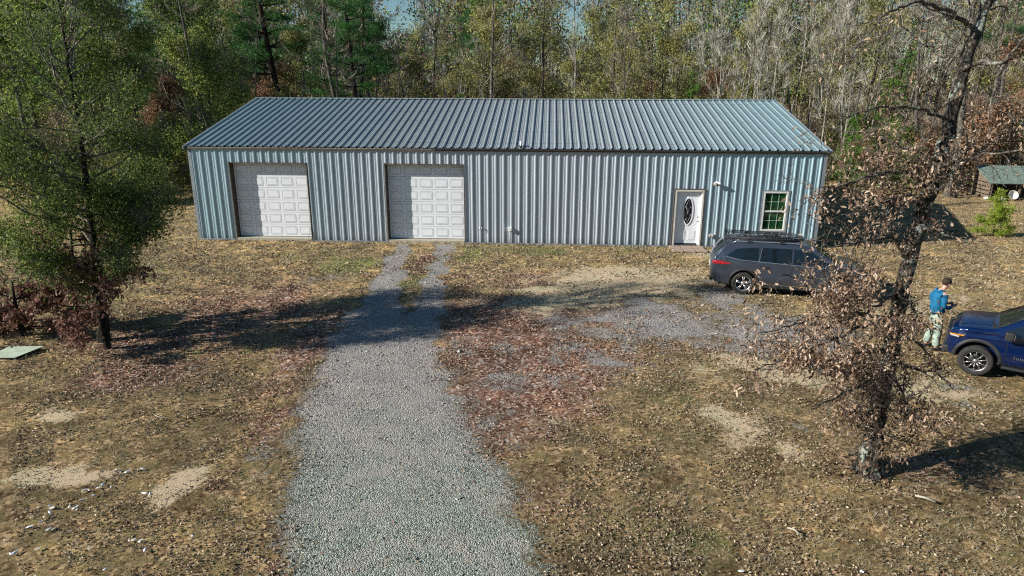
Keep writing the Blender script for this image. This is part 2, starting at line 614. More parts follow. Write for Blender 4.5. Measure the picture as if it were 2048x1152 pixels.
def leaves(S, rng, P, L, W, mat, D=None, fold=.25, rnd=None, shape='kite'):
    """leaf faces at P, length L, width W, along D"""
    n = len(P)
    if n == 0:
        return
    if D is None:
        D = rand_dirs(rng, n)
    L = np.broadcast_to(L, n)[:, None] * rng.uniform(.65, 1.25, (n, 1))
    W = L * (np.broadcast_to(W, n)[:, None])
    s = perp(rng, D)
    u = np.cross(D, s)
    r = rng.uniform(0, 1, n) if rnd is None else rnd
    if shape == 'kite':
        v0 = P
        v1 = P + D * L * .45 + s * W * .5 + u * L * fold * .4
        v2 = P + D * L
        v3 = P + D * L * .45 - s * W * .5 + u * L * fold * .4
        Vv = np.stack([v0, v1, v2, v3], 1).reshape(-1, 3)
        b = np.arange(n)[:, None] * 4
        S.add(Vv, b + np.array([[0, 1, 2, 3]]), mat, np.repeat(r, 4))
    else:  # lobed oak leaf, folded along its midrib and curled
        pr = [(0, 0), (.22, .28), (.36, .16), (.52, .5), (.64, .2), (.82, .34), (1, 0)]
        cur = rng.uniform(-.35, .5, (n, 1))
        mid = [P + D * L * t + u * L * cur * t * t for t in (0, .5, 1)]
        cols = []
        for sg in (1, -1):
            for t, wd in pr[1:-1]:
                cols.append(P + D * L * t + s * W * wd * sg + u * (L * cur * t * t + L * wd * fold * 1.2))
        Vv = np.stack([mid[0], mid[1], mid[2]] + cols, 1).reshape(-1, 3)
        b = np.arange(n)[:, None] * 13
        fs = [[0, 3, 4, 1], [1, 4, 5, 6], [1, 6, 7, 2], [0, 1, 9, 8], [1, 11, 10, 9], [1, 2, 12, 11]]
        for f in fs:
            S.add(np.zeros((0, 3)), np.zeros((0, 4), int), mat, np.zeros(0))
        base = S.n
        S.V.append(Vv)
        S.r.append(np.repeat(r, 13))
        for f in fs:
            S.F.append((b + np.array([f]) + base, mat))
        S.n += len(Vv)


def spikes(S, rng, P, D, L, wd, mat, bend=.25):
    """fine twigs: long thin bent triangles pairs"""
    n = len(P)
    if n == 0:
        return
    L = np.broadcast_to(L, n)[:, None] * rng.uniform(.5, 1.3, (n, 1))
    s = perp(rng, D)
    u = np.cross(D, s)
    k = rng.normal(0, bend, (n, 2))
    m = P + D * L * .5 + (s * k[:, :1] + u * k[:, 1:]) * L * .4
    e = P + D * L + (s * k[:, :1] + u * k[:, 1:]) * L * .2
    w2 = wd / 2
    Vv = np.stack([P - s * w2, P + s * w2, m + s * w2 * .7, m - s * w2 * .7, e], 1).reshape(-1, 3)
    b = np.arange(n)[:, None] * 5
    r = np.repeat(rng.uniform(0, 1, n), 5)
    base = S.n
    S.V.append(Vv)
    S.r.append(r)
    S.F.append((b + np.array([[0, 1, 2, 3]]) + base, mat))
    S.F.append((b + np.array([[3, 2, 4]]) + base, mat))
    S.n += len(Vv)
    return m, e


def atube(S, pts, rad, n, mat):
    pts = np.asarray(pts, float)
    k = len(pts)
    t = np.gradient(pts, axis=0)
    t /= np.linalg.norm(t, axis=1)[:, None] + 1e-9
    ref = np.array([0.31, .95, .02]) if abs(t[0][2]) > .7 else np.array([0, 0, 1.])
    a = np.cross(t, ref)
    a /= np.linalg.norm(a, axis=1)[:, None] + 1e-9
    b = np.cross(t, a)
    an = np.arange(n) * 2 * PI / n
    rad = np.asarray(rad, float)[:, None, None]
    Vv = pts[:, None, :] + rad * (a[:, None, :] * np.cos(an)[None, :, None] + b[:, None, :] * np.sin(an)[None, :, None])
    i = np.arange(k - 1)[:, None] * n
    j = np.arange(n)[None, :]
    j2 = (j + 1) % n
    F_ = np.stack([i + j, i + j2, i + n + j2, i + n + j], -1).reshape(-1, 4)
    S.add(Vv.reshape(-1, 3), F_, mat)


def wander(rng, p, d, L, n, wob, up=0.0):
    pts = [np.array(p, float)]
    d = np.array(d, float)
    d /= np.linalg.norm(d)
    for i in range(n):
        d = d + rng.normal(0, wob, 3)
        d[2] += up
        d /= np.linalg.norm(d)
        pts.append(pts[-1] + d * L / n)
    return np.array(pts)


def side_dir(rng, d, ang, down=0):
    """direction leaving d at angle ang"""
    a = np.cross(d, rng.normal(size=3))
    a /= np.linalg.norm(a) + 1e-9
    v = d * math.cos(ang) + a * math.sin(ang)
    v[2] += down
    return v / np.linalg.norm(v)


def resample(poly, step):
    poly = np.array(poly, float)
    seg = np.linalg.norm(np.diff(poly, axis=0), axis=1)
    t = np.concatenate([[0], np.cumsum(seg)])
    n = max(2, int(t[-1] / step) + 1)
    tt = np.linspace(0, t[-1], n)
    return np.stack([np.interp(tt, t, poly[:, k]) for k in range(3)], 1)


def limb(S, rng, pts, r0, r1, depth, tips, P, sides=6, mat=0):
    """a limb and its children; tips collects (pos, dir) of fine ends"""
    k = len(pts)
    tt = np.linspace(0, 1, k)
    rad = r0 + (r1 - r0) * tt ** .8
    atube(S, pts, rad, sides, mat)
    total = np.linalg.norm(np.diff(pts, axis=0), axis=1).sum()
    if depth == 0:
        for i in range(max(1, k // 3), k):
            d = pts[i] - pts[i - 1]
            d /= np.linalg.norm(d) + 1e-9
            tips.append((pts[i], d, total))
        return
    nch = max(2, int(total * P['dens'][depth]))
    for c in range(nch):
        f = rng.uniform(P.get('start', .2), 1)
        q = f * (k - 1)
        i = min(k - 2, int(q))
        p = pts[i] + (pts[i + 1] - pts[i]) * (q - i)
        d = pts[i + 1] - pts[i]
        d = d / (np.linalg.norm(d) + 1e-9)
        L = total * rng.uniform(*P['len']) * (1.15 - f * .6)
        L = min(L, P.get('maxlen', 9))
        nd = side_dir(rng, d, rng.uniform(*P['ang']), P.get('lift', 0))
        ns = max(3, int(L / P['seg']))
        sub = wander(rng, p, nd, L, ns, P['wob'], P['up'])
        rr = (r0 + (r1 - r0) * f) * rng.uniform(.35, .6)
        limb(S, rng, sub, max(rr, .006), max(rr * .25, .0035), depth - 1, tips, P, max(3, sides - 2), mat)


M = {}
M['bark_oak'] = barkmat('oak_bark', (.045, .038, .03), (.24, .21, .175), (.38, .42, .35), .54)
M['branch_oak'] = barkmat('oak_branch_bark', (.12, .10, .085), (.34, .31, .26), (.44, .47, .38), .58)
M['bark_dark'] = barkmat('dark_bark', (.018, .015, .013), (.075, .06, .048))
M['bark_grey'] = barkmat('grey_bark', (.09, .08, .065), (.30, .27, .23), (.42, .45, .36), .6)
M['bark_pale'] = barkmat('pale_bark', (.24, .22, .17), (.56, .53, .45), (.62, .64, .54), .55)
M['bark_limb'] = barkmat('pale_limb_bark', (.16, .145, .115), (.50, .47, .40))
M['bark_pine'] = barkmat('pine_bark', (.025, .018, .014), (.085, .055, .04))
M['twig_grey'] = leafmat('grey_twigs', [(0, (.035, .027, .02)), (.5, (.14, .115, .085)), (.85, (.36, .31, .24)), (1, (.62, .56, .46))], .0, .9)
M['twig_pale'] = leafmat('pale_twigs', [(0, (.16, .15, .115)), (1, (.60, .57, .48))], .0, .9)
M['leaf_brown'] = leafmat('dry_oak_leaves', [(0, (.08, .046, .03)), (.3, (.26, .165, .105)), (.65, (.50, .35, .24)), (1, (.74, .60, .46))], .35)
M['leaf_russet'] = leafmat('russet_leaves', [(0, (.06, .03, .02)), (.5, (.21, .105, .075)), (1, (.44, .27, .19))], .2)
M['leaf_green'] = leafmat('small_green_leaves', [(0, (.03, .06, .014)), (.4, (.11, .17, .04)), (.75, (.27, .33, .08)), (1, (.52, .52, .13))], .45)
M['leaf_olive'] = leafmat('olive_leaves', [(0, (.10, .11, .03)), (.5, (.29, .30, .09)), (.85, (.48, .46, .17)), (1, (.64, .58, .26))], .4)
M['leaf_rust'] = leafmat('rust_leaves', [(0, (.09, .045, .025)), (.5, (.27, .14, .075)), (1, (.48, .30, .18))], .35)
M['needle_dark'] = leafmat('dark_pine_needles', [(0, (.015, .05, .012)), (.6, (.05, .16, .035)), (1, (.14, .30, .06))], .3)
M['needle_bright'] = leafmat('bright_pine_needles', [(0, (.03, .09, .015)), (.6, (.10, .24, .03)), (1, (.24, .38, .06))], .3)
M['far_brown'] = leafmat('dim_brown_brush', [(0, (.03, .025, .018)), (.6, (.10, .08, .06)), (1, (.22, .19, .14))], .1)
M['needle_yellow'] = leafmat('yellow_green_needles', [(0, (.09, .15, .02)), (.6, (.25, .34, .03)), (1, (.46, .50, .08))], .3)


def tree_parts(root, trunkS, crownS, tm, cms, tname='trunk', cname='crown', smooth=True):
    a = link(tname, trunkS.mesh(tname, tm, smooth), root)
    b = link(cname, crownS.mesh(cname, cms, False), root)
    return a, b


# ------------------------------------------------------------------ the near oak on the right
OAK = [("trunk", [(19.45, -16.10, -0.15), (19.46, -16.08, .25), (19.55, -15.90, 0.95), (19.69, -15.70, 1.67), (19.81, -15.45, 2.62), (19.91, -15.30, 3.26), (20.10, -15.10, 3.97), (20.23, -15.00, 4.60), (20.39, -14.85, 5.14), (20.58, -14.60, 5.99), (20.76, -14.40, 6.75), (21.01, -14.20, 7.44), (21.17, -14.10, 8.10), (21.3, -14.0, 9.2), (21.3, -13.9, 10.4)], 0),
       ("a", [(19.91, -15.30, 3.43), (19.56, -15.50, 3.82), (19.12, -15.70, 3.84), (18.58, -16.00, 3.82), (18.12, -16.20, 3.98)], .75),
       ("b", [(20.18, -15.00, 4.56), (19.81, -15.10, 4.82), (19.29, -15.40, 4.84), (18.78, -15.80, 4.81), (18.32, -16.10, 4.72), (17.9, -16.3, 4.6)], .7),
       ("b2", [(20.18, -15.00, 4.4), (19.6, -15.50, 4.5), (19.0, -15.9, 4.45), (18.5, -16.2, 4.3)], 1.0),
       ("c", [(20.26, -15.00, 5.00), (19.74, -14.80, 5.21), (19.28, -14.60, 5.39), (18.96, -14.50, 5.41), (18.62, -14.40, 5.49)], .5),
       ("d", [(20.85, -14.30, 6.98), (20.25, -14.60, 7.25), (19.51, -15.00, 7.34), (18.91, -15.40, 7.12), (18.47, -15.80, 6.74), (18.22, -16.00, 6.41)], .06),
       ("e", [(20.60, -14.60, 6.37), (20.71, -14.90, 6.51), (20.86, -15.20, 6.43), (20.89, -15.50, 6.81), (20.91, -15.80, 7.08)], .1),
       ("e2", [(20.86, -15.20, 6.43), (20.67, -15.40, 6.11), (20.54, -15.60, 5.65)], .1),
       ("f", [(19.79, -15.50, 2.38), (18.98, -15.90, 2.72), (18.29, -16.30, 2.80), (17.61, -16.80, 2.80), (17.1, -17.10, 2.74)], 1.4),
       ("g", [(19.85, -15.40, 3.03), (19.16, -15.80, 3.16), (18.60, -16.00, 3.24), (18.02, -16.10, 3.32), (17.6, -16.30, 3.42)], 1.15),
       ("h", [(19.67, -15.70, 1.44), (18.93, -16.20, 1.91), (18.31, -16.60, 1.98)], 1.0),
       ("i", [(19.58, -15.90, 0.95), (18.94, -16.40, 1.27), (18.62, -16.70, 1.25)], .9),
       ("i2", [(19.55, -15.95, 0.7), (19.2, -16.6, .95), (18.9, -17.1, 1.0)], .7),
       ("j", [(19.77, -15.50, 2.47), (20.1, -15.20, 2.63), (20.45, -14.9, 2.62)], .5),
       ("l", [(20.23, -15.00, 4.60), (20.75, -14.60, 4.75), (21.36, -14.20, 5.09), (21.96, -13.80, 5.31), (22.59, -13.40, 5.54)], .6),
       ("m", [(20.08, -15.10, 3.92), (20.19, -15.40, 3.99), (20.31, -15.70, 3.90), (20.5, -15.9, 3.85)], .5),
       ("n", [(20.44, -14.80, 5.61), (19.71, -15.20, 5.8), (18.99, -15.60, 5.84), (18.32, -16.00, 5.7)], .3),
       ("o", [(20.75, -14.40, 6.60), (20.53, -14.00, 6.61), (20.13, -13.60, 7.03), (19.84, -13.20, 7.14)], .1),
       ("p", [(19.73, -15.60, 1.98), (18.93, -16.40, 2.26), (18.2, -17.0, 2.40), (17.7, -17.4, 2.45)], 1.3),
       ("r", [(19.7, -15.7, 1.8), (20.1, -16.3, 1.9), (20.2, -16.8, 1.8)], .5),
       ("u", [(19.72, -15.8, 1.6), (19.5, -16.6, 1.7), (19.3, -17.3, 1.65)], 1.0),
       ("v", [(19.62, -15.9, 1.1), (19.9, -16.5, 1.2), (20.1, -17.0, 1.1)], .8),
       ("w", [(19.85, -15.5, 2.9), (19.6, -16.3, 2.9), (19.3, -17.0, 2.7)], .8),
       ("x", [(19.8, -15.5, 2.3), (20.0, -16.0, 2.2), (20.1, -16.4, 2.0)], .5),
       ("y", [(20.3, -15, 4.9), (20.6, -15.8, 5.2), (20.9, -16.4, 5.3)], .25),
       ("f2", [(19.2, -15.8, 2.5), (18.3, -16.6, 2.5), (17.5, -17.2, 2.45), (16.95, -17.5, 2.4)], 1.2),
       ("g2", [(19.8, -15.4, 2.9), (18.9, -16.3, 2.85), (18.1, -16.8, 2.8)], 1.0),
       ("h2", [(19.67, -15.70, 1.55), (18.9, -16.5, 1.75), (18.2, -17.1, 1.75), (17.9, -17.3, 1.7)], 1.0),
       ("q", [(20.94, -14.20, 7.21), (21.42, -13.80, 7.55), (22.10, -13.40, 7.83)], .3),
       ("s", [(21.1, -14.1, 8.0), (20.3, -14.3, 8.9), (19.2, -14.6, 9.5)], .2),
       ("t", [(21.3, -14.0, 9.0), (22.2, -13.6, 9.8), (23.2, -13.0, 10.4)], .3)]


def near_oak():
    rng = np.random.default_rng(11)
    root = empty('oak_tree', (19.45, -16.1, 0), 0, 'leaning oak with lichen-spotted trunk and dry brown leaves, nearest tree on the right', 'tree')
    o = np.array([19.45, -16.1, 0])
    T = Soup()
    C = Soup()
    trunk = resample(np.array(OAK[0][1]) - o, .18)
    k = len(trunk)
    trunk[2:] += rng.normal(0, .012, (k - 2, 3))
    h = trunk[:, 2]
    rad = np.interp(h, [-.2, .15, .7, 3, 5.5, 8, 10.5], [.32, .20, .15, .118, .108, .085, .04]) * (1 + rng.normal(0, .03, k))
    atube(T, trunk, rad, 14, 0)
    P = dict(dens=[0, 5.5, 5.2, 3.0], len=(.25, .5), ang=(.5, 1.25), seg=.07, wob=.22, up=.01, start=.06, maxlen=.85)
    for name, pts, leafy in OAK[1:]:
        p = resample(np.array(pts) - o, .12)
        p[1:] += rng.normal(0, .016, (len(p) - 1, 3))
        tips = []
        big = name in 'd a b l e s t q'.split()
        limb(C, rng, p,   .040 if big else .030, .009, 2, tips, P, 7, 0)
        if not tips:
            continue
        TP = np.array([t[0] for t in tips])
        TD = np.array([t[1] for t in tips])
        # fine twigs
        n = len(TP)
        idx = rng.integers(0, n, int(n * (1.6 if leafy < .2 else .7)))
        dd = TD[idx] + rng.normal(0, .6, (len(idx), 3))
        dd /= np.linalg.norm(dd, axis=1)[:, None]
        spikes(C, rng, TP[idx], dd, .28, .006, 0)
        nl = int(n * leafy * 5.6)
        if nl:
            # leaves gather on some twigs and leave others bare
            keyv = np.array([mnoise(Vector(q * 2.2) + Vector((hash(name) % 1 + len(name), 3, 7))) for q in TP])
            ok = np.where(keyv > -.02)[0]
            idx = ok[rng.integers(0, len(ok), nl)]
            lp = TP[idx] + rng.normal(0, .085, (nl, 3))
            ld_ = rand_dirs(rng, nl) * .8 + np.array([0, 0, -.75])
            ld_ /= np.linalg.norm(ld_, axis=1)[:, None]
            tone = np.clip(rng.beta(1.4, 1.7, nl) + (-.12 if pts[-1][2] < 1.5 else .03), 0, 1)
            leaves(C, rng, lp, rng.uniform(.048, .085, nl), .58, 1, ld_, .3, tone, 'oak')
    # leafy sucker shoots round the foot
    n = 170
    a = rng.uniform(0, 2 * PI, n)
    rr = rng.uniform(.2, .75, n)
    P0 = np.stack([np.cos(a) * rr - .15, np.sin(a) * rr * .7, np.abs(rng.normal(0, .25, n)) + .05], 1)
    leaves(C, rng, P0, .09, .6, 1, None, .2, rng.uniform(0, .5, n), 'oak')
    tree_parts(root, T, C, [M['bark_oak']], [M['branch_oak'], M['leaf_brown']])
    return root


near_oak()


# ------------------------------------------------------------------ trees on the left
def left_trees():
    rng = np.random.default_rng(5)
    # tall evergreen broadleaf
    bx, by = 3.16, -11.1
    root = empty('evergreen_tree', (bx, by, 0), 0, 'tall broad tree with small dark green leaves filling the left edge of the yard', 'tree')
    T, C = Soup(), Soup()
    tr = resample([(0, 0, -.15), (0, .1, 1), (.05, .2, 2.25), (.03, .3, 3.4), (.1, .3, 4.6), (.1, .3, 5.7), (.15, .3, 6.8), (.15, .3, 7.9), (.2, .3, 8.8)], .25)
    tr[1:] += rng.normal(0, .02, (len(tr) - 1, 3))
    atube(T, tr, np.interp(tr[:, 2], [-.2, .2, 3, 5, 9], [.20, .13, .075, .045, .012]), 12, 0)
    P = dict(dens=[0, 3.2, 2.0, 1.6], len=(.25, .5), ang=(.45, 1.1), seg=.22, wob=.13, up=.03, start=.12, maxlen=1.7)
    tips = []
    for i in range(66):
        h = (1.7 if i % 4 == 0 else 2.1) + 6.5 * rng.uniform(0, 1) ** 1.25
        j = int(np.argmin(abs(tr[:, 2] - h)))
        az = rng.uniform(0, 2 * PI)
        el = rng.uniform(.05, .5) if h < 5 else rng.uniform(.35, .95)
        L = np.interp(h, [1.5, 2.2, 3, 4.5, 6.5, 8.5], [1.9, 2.7, 3.3, 2.6, 1.7, .9]) * rng.uniform(.7, 1.15)
        if math.cos(az) > .1:
            L *= .70
        d = (math.cos(az) * math.cos(el), math.sin(az) * math.cos(el), math.sin(el))
        p = wander(rng, tr[j], d, L, int(L / .2) + 2, .08, .035)
        limb(C, rng, p, .034, .009, 2, tips, P, 5, 0)
    TP = np.array([t[0] for t in tips])
    TD = np.array([t[1] for t in tips])
    key = np.array([mnoise(Vector(q) * .8) + .6 * mnoise(Vector(q) * 2.3) for q in TP])
    wgt = np.clip(key + .30, .02, None) * np.where(TP[:, 0] > 1.2, np.interp(TP[:, 2], [3, 5], [1, .4]), 1) * np.interp(TP[:, 2], [1, 2.4, 3.3, 4.4, 5.4, 9], [.5, .75, .62, .34, .16, .07])
    wgt /= wgt.sum()
    tw_w = np.interp(TP[:, 2], [3, 4.6], [1, .22])
    idx = rng.choice(len(TP), 8000, p=tw_w / tw_w.sum())
    dd = TD[idx] + rng.normal(0, .5, (len(idx), 3))
    dd /= np.linalg.norm(dd, axis=1)[:, None]
    spikes(C, rng, TP[idx], dd, .42, .007, 0)
    nl = 54000
    idx = rng.choice(len(TP), nl, p=wgt)
    lp = TP[idx] + rng.normal(0, .19, (nl, 3))
    dd = TD[idx] * .6 + rng.normal(0, .6, (nl, 3))
    dd /= np.linalg.norm(dd, axis=1)[:, None]
    tone = np.clip(rng.beta(1.6, 2.9, nl) + np.where(lp[:, 0] < -1.6, .16, 0) + (key[idx] * .25), 0, 1)
    leaves(C, rng, lp, .088, .34, 1, dd, .2, tone)
    tree_parts(root, T, C, [M['bark_dark']], [M['bark_limb'], M['leaf_green']])

    # two low oaks holding russet leaves beneath it
    def small_oak(name_label, bx, by, H, spread, seed, nl, mat):
        rng = np.random.default_rng(seed)
        root = empty('oak_sapling', (bx, by, 0), 0, name_label, 'tree', None)
        T, C = Soup(), Soup()
        tr = wander(rng, (0, 0, -.1), (.03, 0, 1), H, 16, .035, .05)
        atube(T, tr, np.linspace(.085, .015, len(tr)), 8, 0)
        tips = []
        P = dict(dens=[0, 4.5, 3.2], len=(.25, .5), ang=(.5, 1.2), seg=.12, wob=.16, up=.01, start=.1, maxlen=.9)
        for i in range(15):
            h = rng.uniform(.16, .95)
            j = int(h * 16)
            az = rng.uniform(0, 2 * PI)
            L = spread * rng.uniform(.5, 1.1) * (1.15 - h * .6)
            p = wander(rng, tr[j], (math.cos(az), math.sin(az), rng.uniform(-.05, .35)), L, int(L / .14) + 2, .1, 0)
            limb(C, rng, p, .022, .006, 1, tips, P, 5, 0)
        TP = np.array([t[0] for t in tips])
        key = np.array([mnoise(Vector(q) * 1.6 + Vector((seed, 0, 0))) for q in TP])
        ok = np.where(key > -.15)[0]
        idx = ok[rng.integers(0, len(ok), nl)]
        lp = TP[idx] + rng.normal(0, .09, (nl, 3))
        d_ = rand_dirs(rng, nl) * .8 + np.array([0, 0, -.6])
        d_ /= np.linalg.norm(d_, axis=1)[:, None]
        leaves(C, rng, lp, .13, .6, 1, d_, .22, rng.beta(2, 2.2, nl), 'oak')
        tree_parts(root, T, C, [M['bark_dark']], [M['bark_dark'], mat])
    small_oak('small oak with dark red-brown leaves right of the evergreen trunk, above the tree shadow', 3.55, -11.6, 2.5, 1.75, 31, 2900, M['leaf_russet'])
    small_oak('small crooked oak with dark red-brown leaves left of the evergreen trunk', 2.13, -10.6, 2.9, 1.6, 32, 2900, M['leaf_russet'])
    small_oak('low oak bush with dark red-brown leaves at the left edge behind the board', .9, -10.9, 1.6, 1.5, 33, 2100, M['leaf_russet'])


left_trees()


# ------------------------------------------------------------------ fallen leaves, grass, stones
def scatter(rng, n, x0, x1, y0, y1):
    """points denser toward the camera side"""
    m = n * 3
    x = rng.uniform(x0, x1, m)
    y = rng.uniform(y0, y1, m)
    dist = np.hypot(x - CAM.x, y - CAM.y)
    keep = rng.uniform(0, 1, m) < np.clip((9.5 / dist) ** 1.5, 0, 1)
    # cone in front of the photographer's side of the yard
    keep &= (abs(x - 14.6 + (y + 26) * .03) < (y + 26.3) * .80 + 1.5)
    keep &= ~((x > -.1) & (x < 24.5) & (y > -.05))
    x, y = x[keep][:n], y[keep][:n]
    return x, y


def ground_cover():
    rng = np.random.default_rng(3)
    # leaves
    x, y = scatter(rng, 470000, -9, 42, -20.2, 12)
    g, d, gr, rd = masks(x, y)
    clump = fbm(x, y, 1.7, 4, 91)
    keep = rng.uniform(0, 1, len(x)) < np.clip((1 - g * .90) * (1 - d * .62) * np.clip((clump - .42) * 6, .10, 1) * np.clip(1.25 - .5 * fbm(x, y, .28, 3, 131) - .018 * np.clip(x - 12, 0, 12), .3, 1) * (.8 + rd * .5) * (1 - .35 * gr), 0, 1)
    x, y, rd = x[keep], y[keep], rd[keep]
    n = len(x)
    S = Soup()
    dist = np.hypot(x - CAM.x, y - CAM.y)
    Pz = terrain_z(x, y) + rng.uniform(.004, .03, n)
    az = rng.uniform(0, 2 * PI, n)
    D = np.stack([np.cos(az), np.sin(az), rng.normal(.06, .26, n)], 1)
    D /= np.linalg.norm(D, axis=1)[:, None]
    size = .046 * np.clip(dist / 13, .9, 1.7)
    tone = rng.beta(1.7, 1.7, n) * .98
    isred = rng.uniform(0, 1, n) < np.clip(rd * 1.0, .04, .75)
    for sel, mt in ((~isred, 0), (isred, 1)):
        q = np.where(sel)[0]
        leaves(S, rng, np.stack([x, y, Pz], 1)[q], size[q], .6, mt, D[q], .35, tone[q])
    m1 = leafmat('fallen_tan_leaves', [(0, (.05, .035, .022)), (.3, (.19, .14, .085)), (.65, (.38, .295, .19)), (.93, (.58, .48, .34)), (1, (.75, .67, .53))], .1, .8)
    m2 = leafmat('fallen_red_leaves', [(0, (.08, .035, .025)), (.4, (.27, .135, .09)), (.75, (.44, .27, .19)), (1, (.66, .52, .43))], .1, .8)
    o = link('fallen_leaves', S.mesh('fallen_leaves', [m1, m2]))
    tag(o, 'brown fallen leaves littering the yard', 'leaves', kind='stuff')
    # grass blades
    x, y = scatter(rng, 340000, -9, 42, -20.2, 14)
    g, d, gr, rd = masks(x, y)
    clump = fbm(x, y, 2.6, 4, 95)
    keep = rng.uniform(0, 1, len(x)) < np.clip((1 - g) * (1 - d * .9) * np.clip((clump - .38 + gr * .4) * 4, .05, 1) * (1 - .75 * rd), 0, 1)
    x, y, gr = x[keep], y[keep], gr[keep]
    n = len(x)
    S = Soup()
    Pz = terrain_z(x, y) - .005
    dist = np.hypot(x - CAM.x, y - CAM.y)
    D = np.stack([rng.normal(0, .55, n), rng.normal(0, .55, n), np.abs(rng.normal(.6, .3, n)) + .1], 1)
    D /= np.linalg.norm(D, axis=1)[:, None]
    L = .07 * np.clip(dist / 13, .9, 1.6)
    wd = .006 * np.clip(dist / 11, 1, 2.6)[:, None]
    s = perp(rng, D)
    L = L[:, None] * rng.uniform(.5, 1.4, (n, 1))
    P = np.stack([x, y, Pz], 1)
    e = P + D * L
    e[:, :2] += D[:, :2] * L * .5
    Vv = np.stack([P - s * wd, P + s * wd, e], 1).reshape(-1, 3)
    tone = np.clip(rng.beta(2, 2, n) * .55 + np.clip(gr, 0, 1) * .5 * rng.uniform(0, 1, n), 0, 1)
    S.add(Vv, np.arange(n * 3).reshape(-1, 3), 0, np.repeat(tone, 3))
    m = leafmat('dry_and_green_grass', [(0, (.08, .067, .045)), (.3, (.29, .255, .175)), (.5, (.38, .345, .235)), (.68, (.17, .19, .08)), (1, (.11, .19, .045))], .25, .8)
    o = link('grass', S.mesh('grass', [m]))
    tag(o, 'short dry winter grass with green patches', 'grass', kind='stuff')
    # stones
    x, y = scatter(rng, 90000, 4, 25, -19.9, 0)
    g, d, gr, rd = masks(x, y)
    keep = rng.uniform(0, 1, len(x)) < np.clip((g - .25) * 1.3, 0, 1)
    x, y = x[keep], y[keep]
    n = len(x)
    dist = np.hypot(x - CAM.x, y - CAM.y)
    r = rng.gamma(1.8, .0024, n) * np.clip(dist / 10, 1, 1.6) + .003
    C0 = np.stack([x, y, terrain_z(x, y) + r * .3], 1)
    base = np.array([(1, 0, 0), (-.4, .9, 0), (-.6, -.8, 0), (.1, .05, .8), (.2, -.1, -.8)])
    base = np.array([(1, .1, .1), (0, 1, -.1), (-1, 0, .15), (-.1, -1, 0), (.15, .1, .75)])
    jit = rng.uniform(.6, 1.35, (n, 5, 1))
    a = rng.uniform(0, 2 * PI, n)
    ca_, sa_ = np.cos(a), np.sin(a)
    B = base[None] * jit * r[:, None, None]
    Bx = B[:, :, 0] * ca_[:, None] - B[:, :, 1] * sa_[:, None]
    By = B[:, :, 0] * sa_[:, None] + B[:, :, 1] * ca_[:, None]
    Vv = (np.stack([Bx, By, B[:, :, 2]], -1) + C0[:, None]).reshape(-1, 3)
    b = np.arange(n)[:, None] * 5
    S = Soup()
    base_n = 0
    S.V.append(Vv)
    S.r.append(np.repeat(rng.beta(2, 2, n), 5))
    for f in ((0, 1, 4), (1, 2, 4), (2, 3, 4), (3, 0, 4)):
        S.F.append((b + np.array([f]), 0))
    S.n = len(Vv)
    mm = NT('gravel_stones').set(.85, 0, .3)
    a_ = mm.n('ShaderNodeAttribute', attribute_name='rnd')
    c = mm.ramp(a_.outputs['Fac'], [(0, (.16, .15, .14)), (.5, (.40, .385, .365)), (.85, (.58, .56, .53)), (1, (.82, .80, .76))])
    v = mm.coord()
    sx = mm.n('ShaderNodeSeparateXYZ')
    mm.l(v, sx.inputs[0])
    near = mm.smooth(mm.math('ADD', sx.outputs[1], mm.math('MULTIPLY', mm.noise(v, .35, 4, .6), 3)), -11.0, -17.5)
    c = mm.mix(mm.math('MULTIPLY', near, .75), c, mm.mix(1, c, (.80, 1.0, .86), 'MULTIPLY'))  # stones carry the same painted lens cast, greener toward the camera
    mm.l(c, mm.b.inputs['Base Color'])
    o = link('gravel', S.mesh('gravel', [mm.m]))
    tag(o, 'loose grey gravel stones of the drive', 'gravel', kind='stuff')


ground_cover()


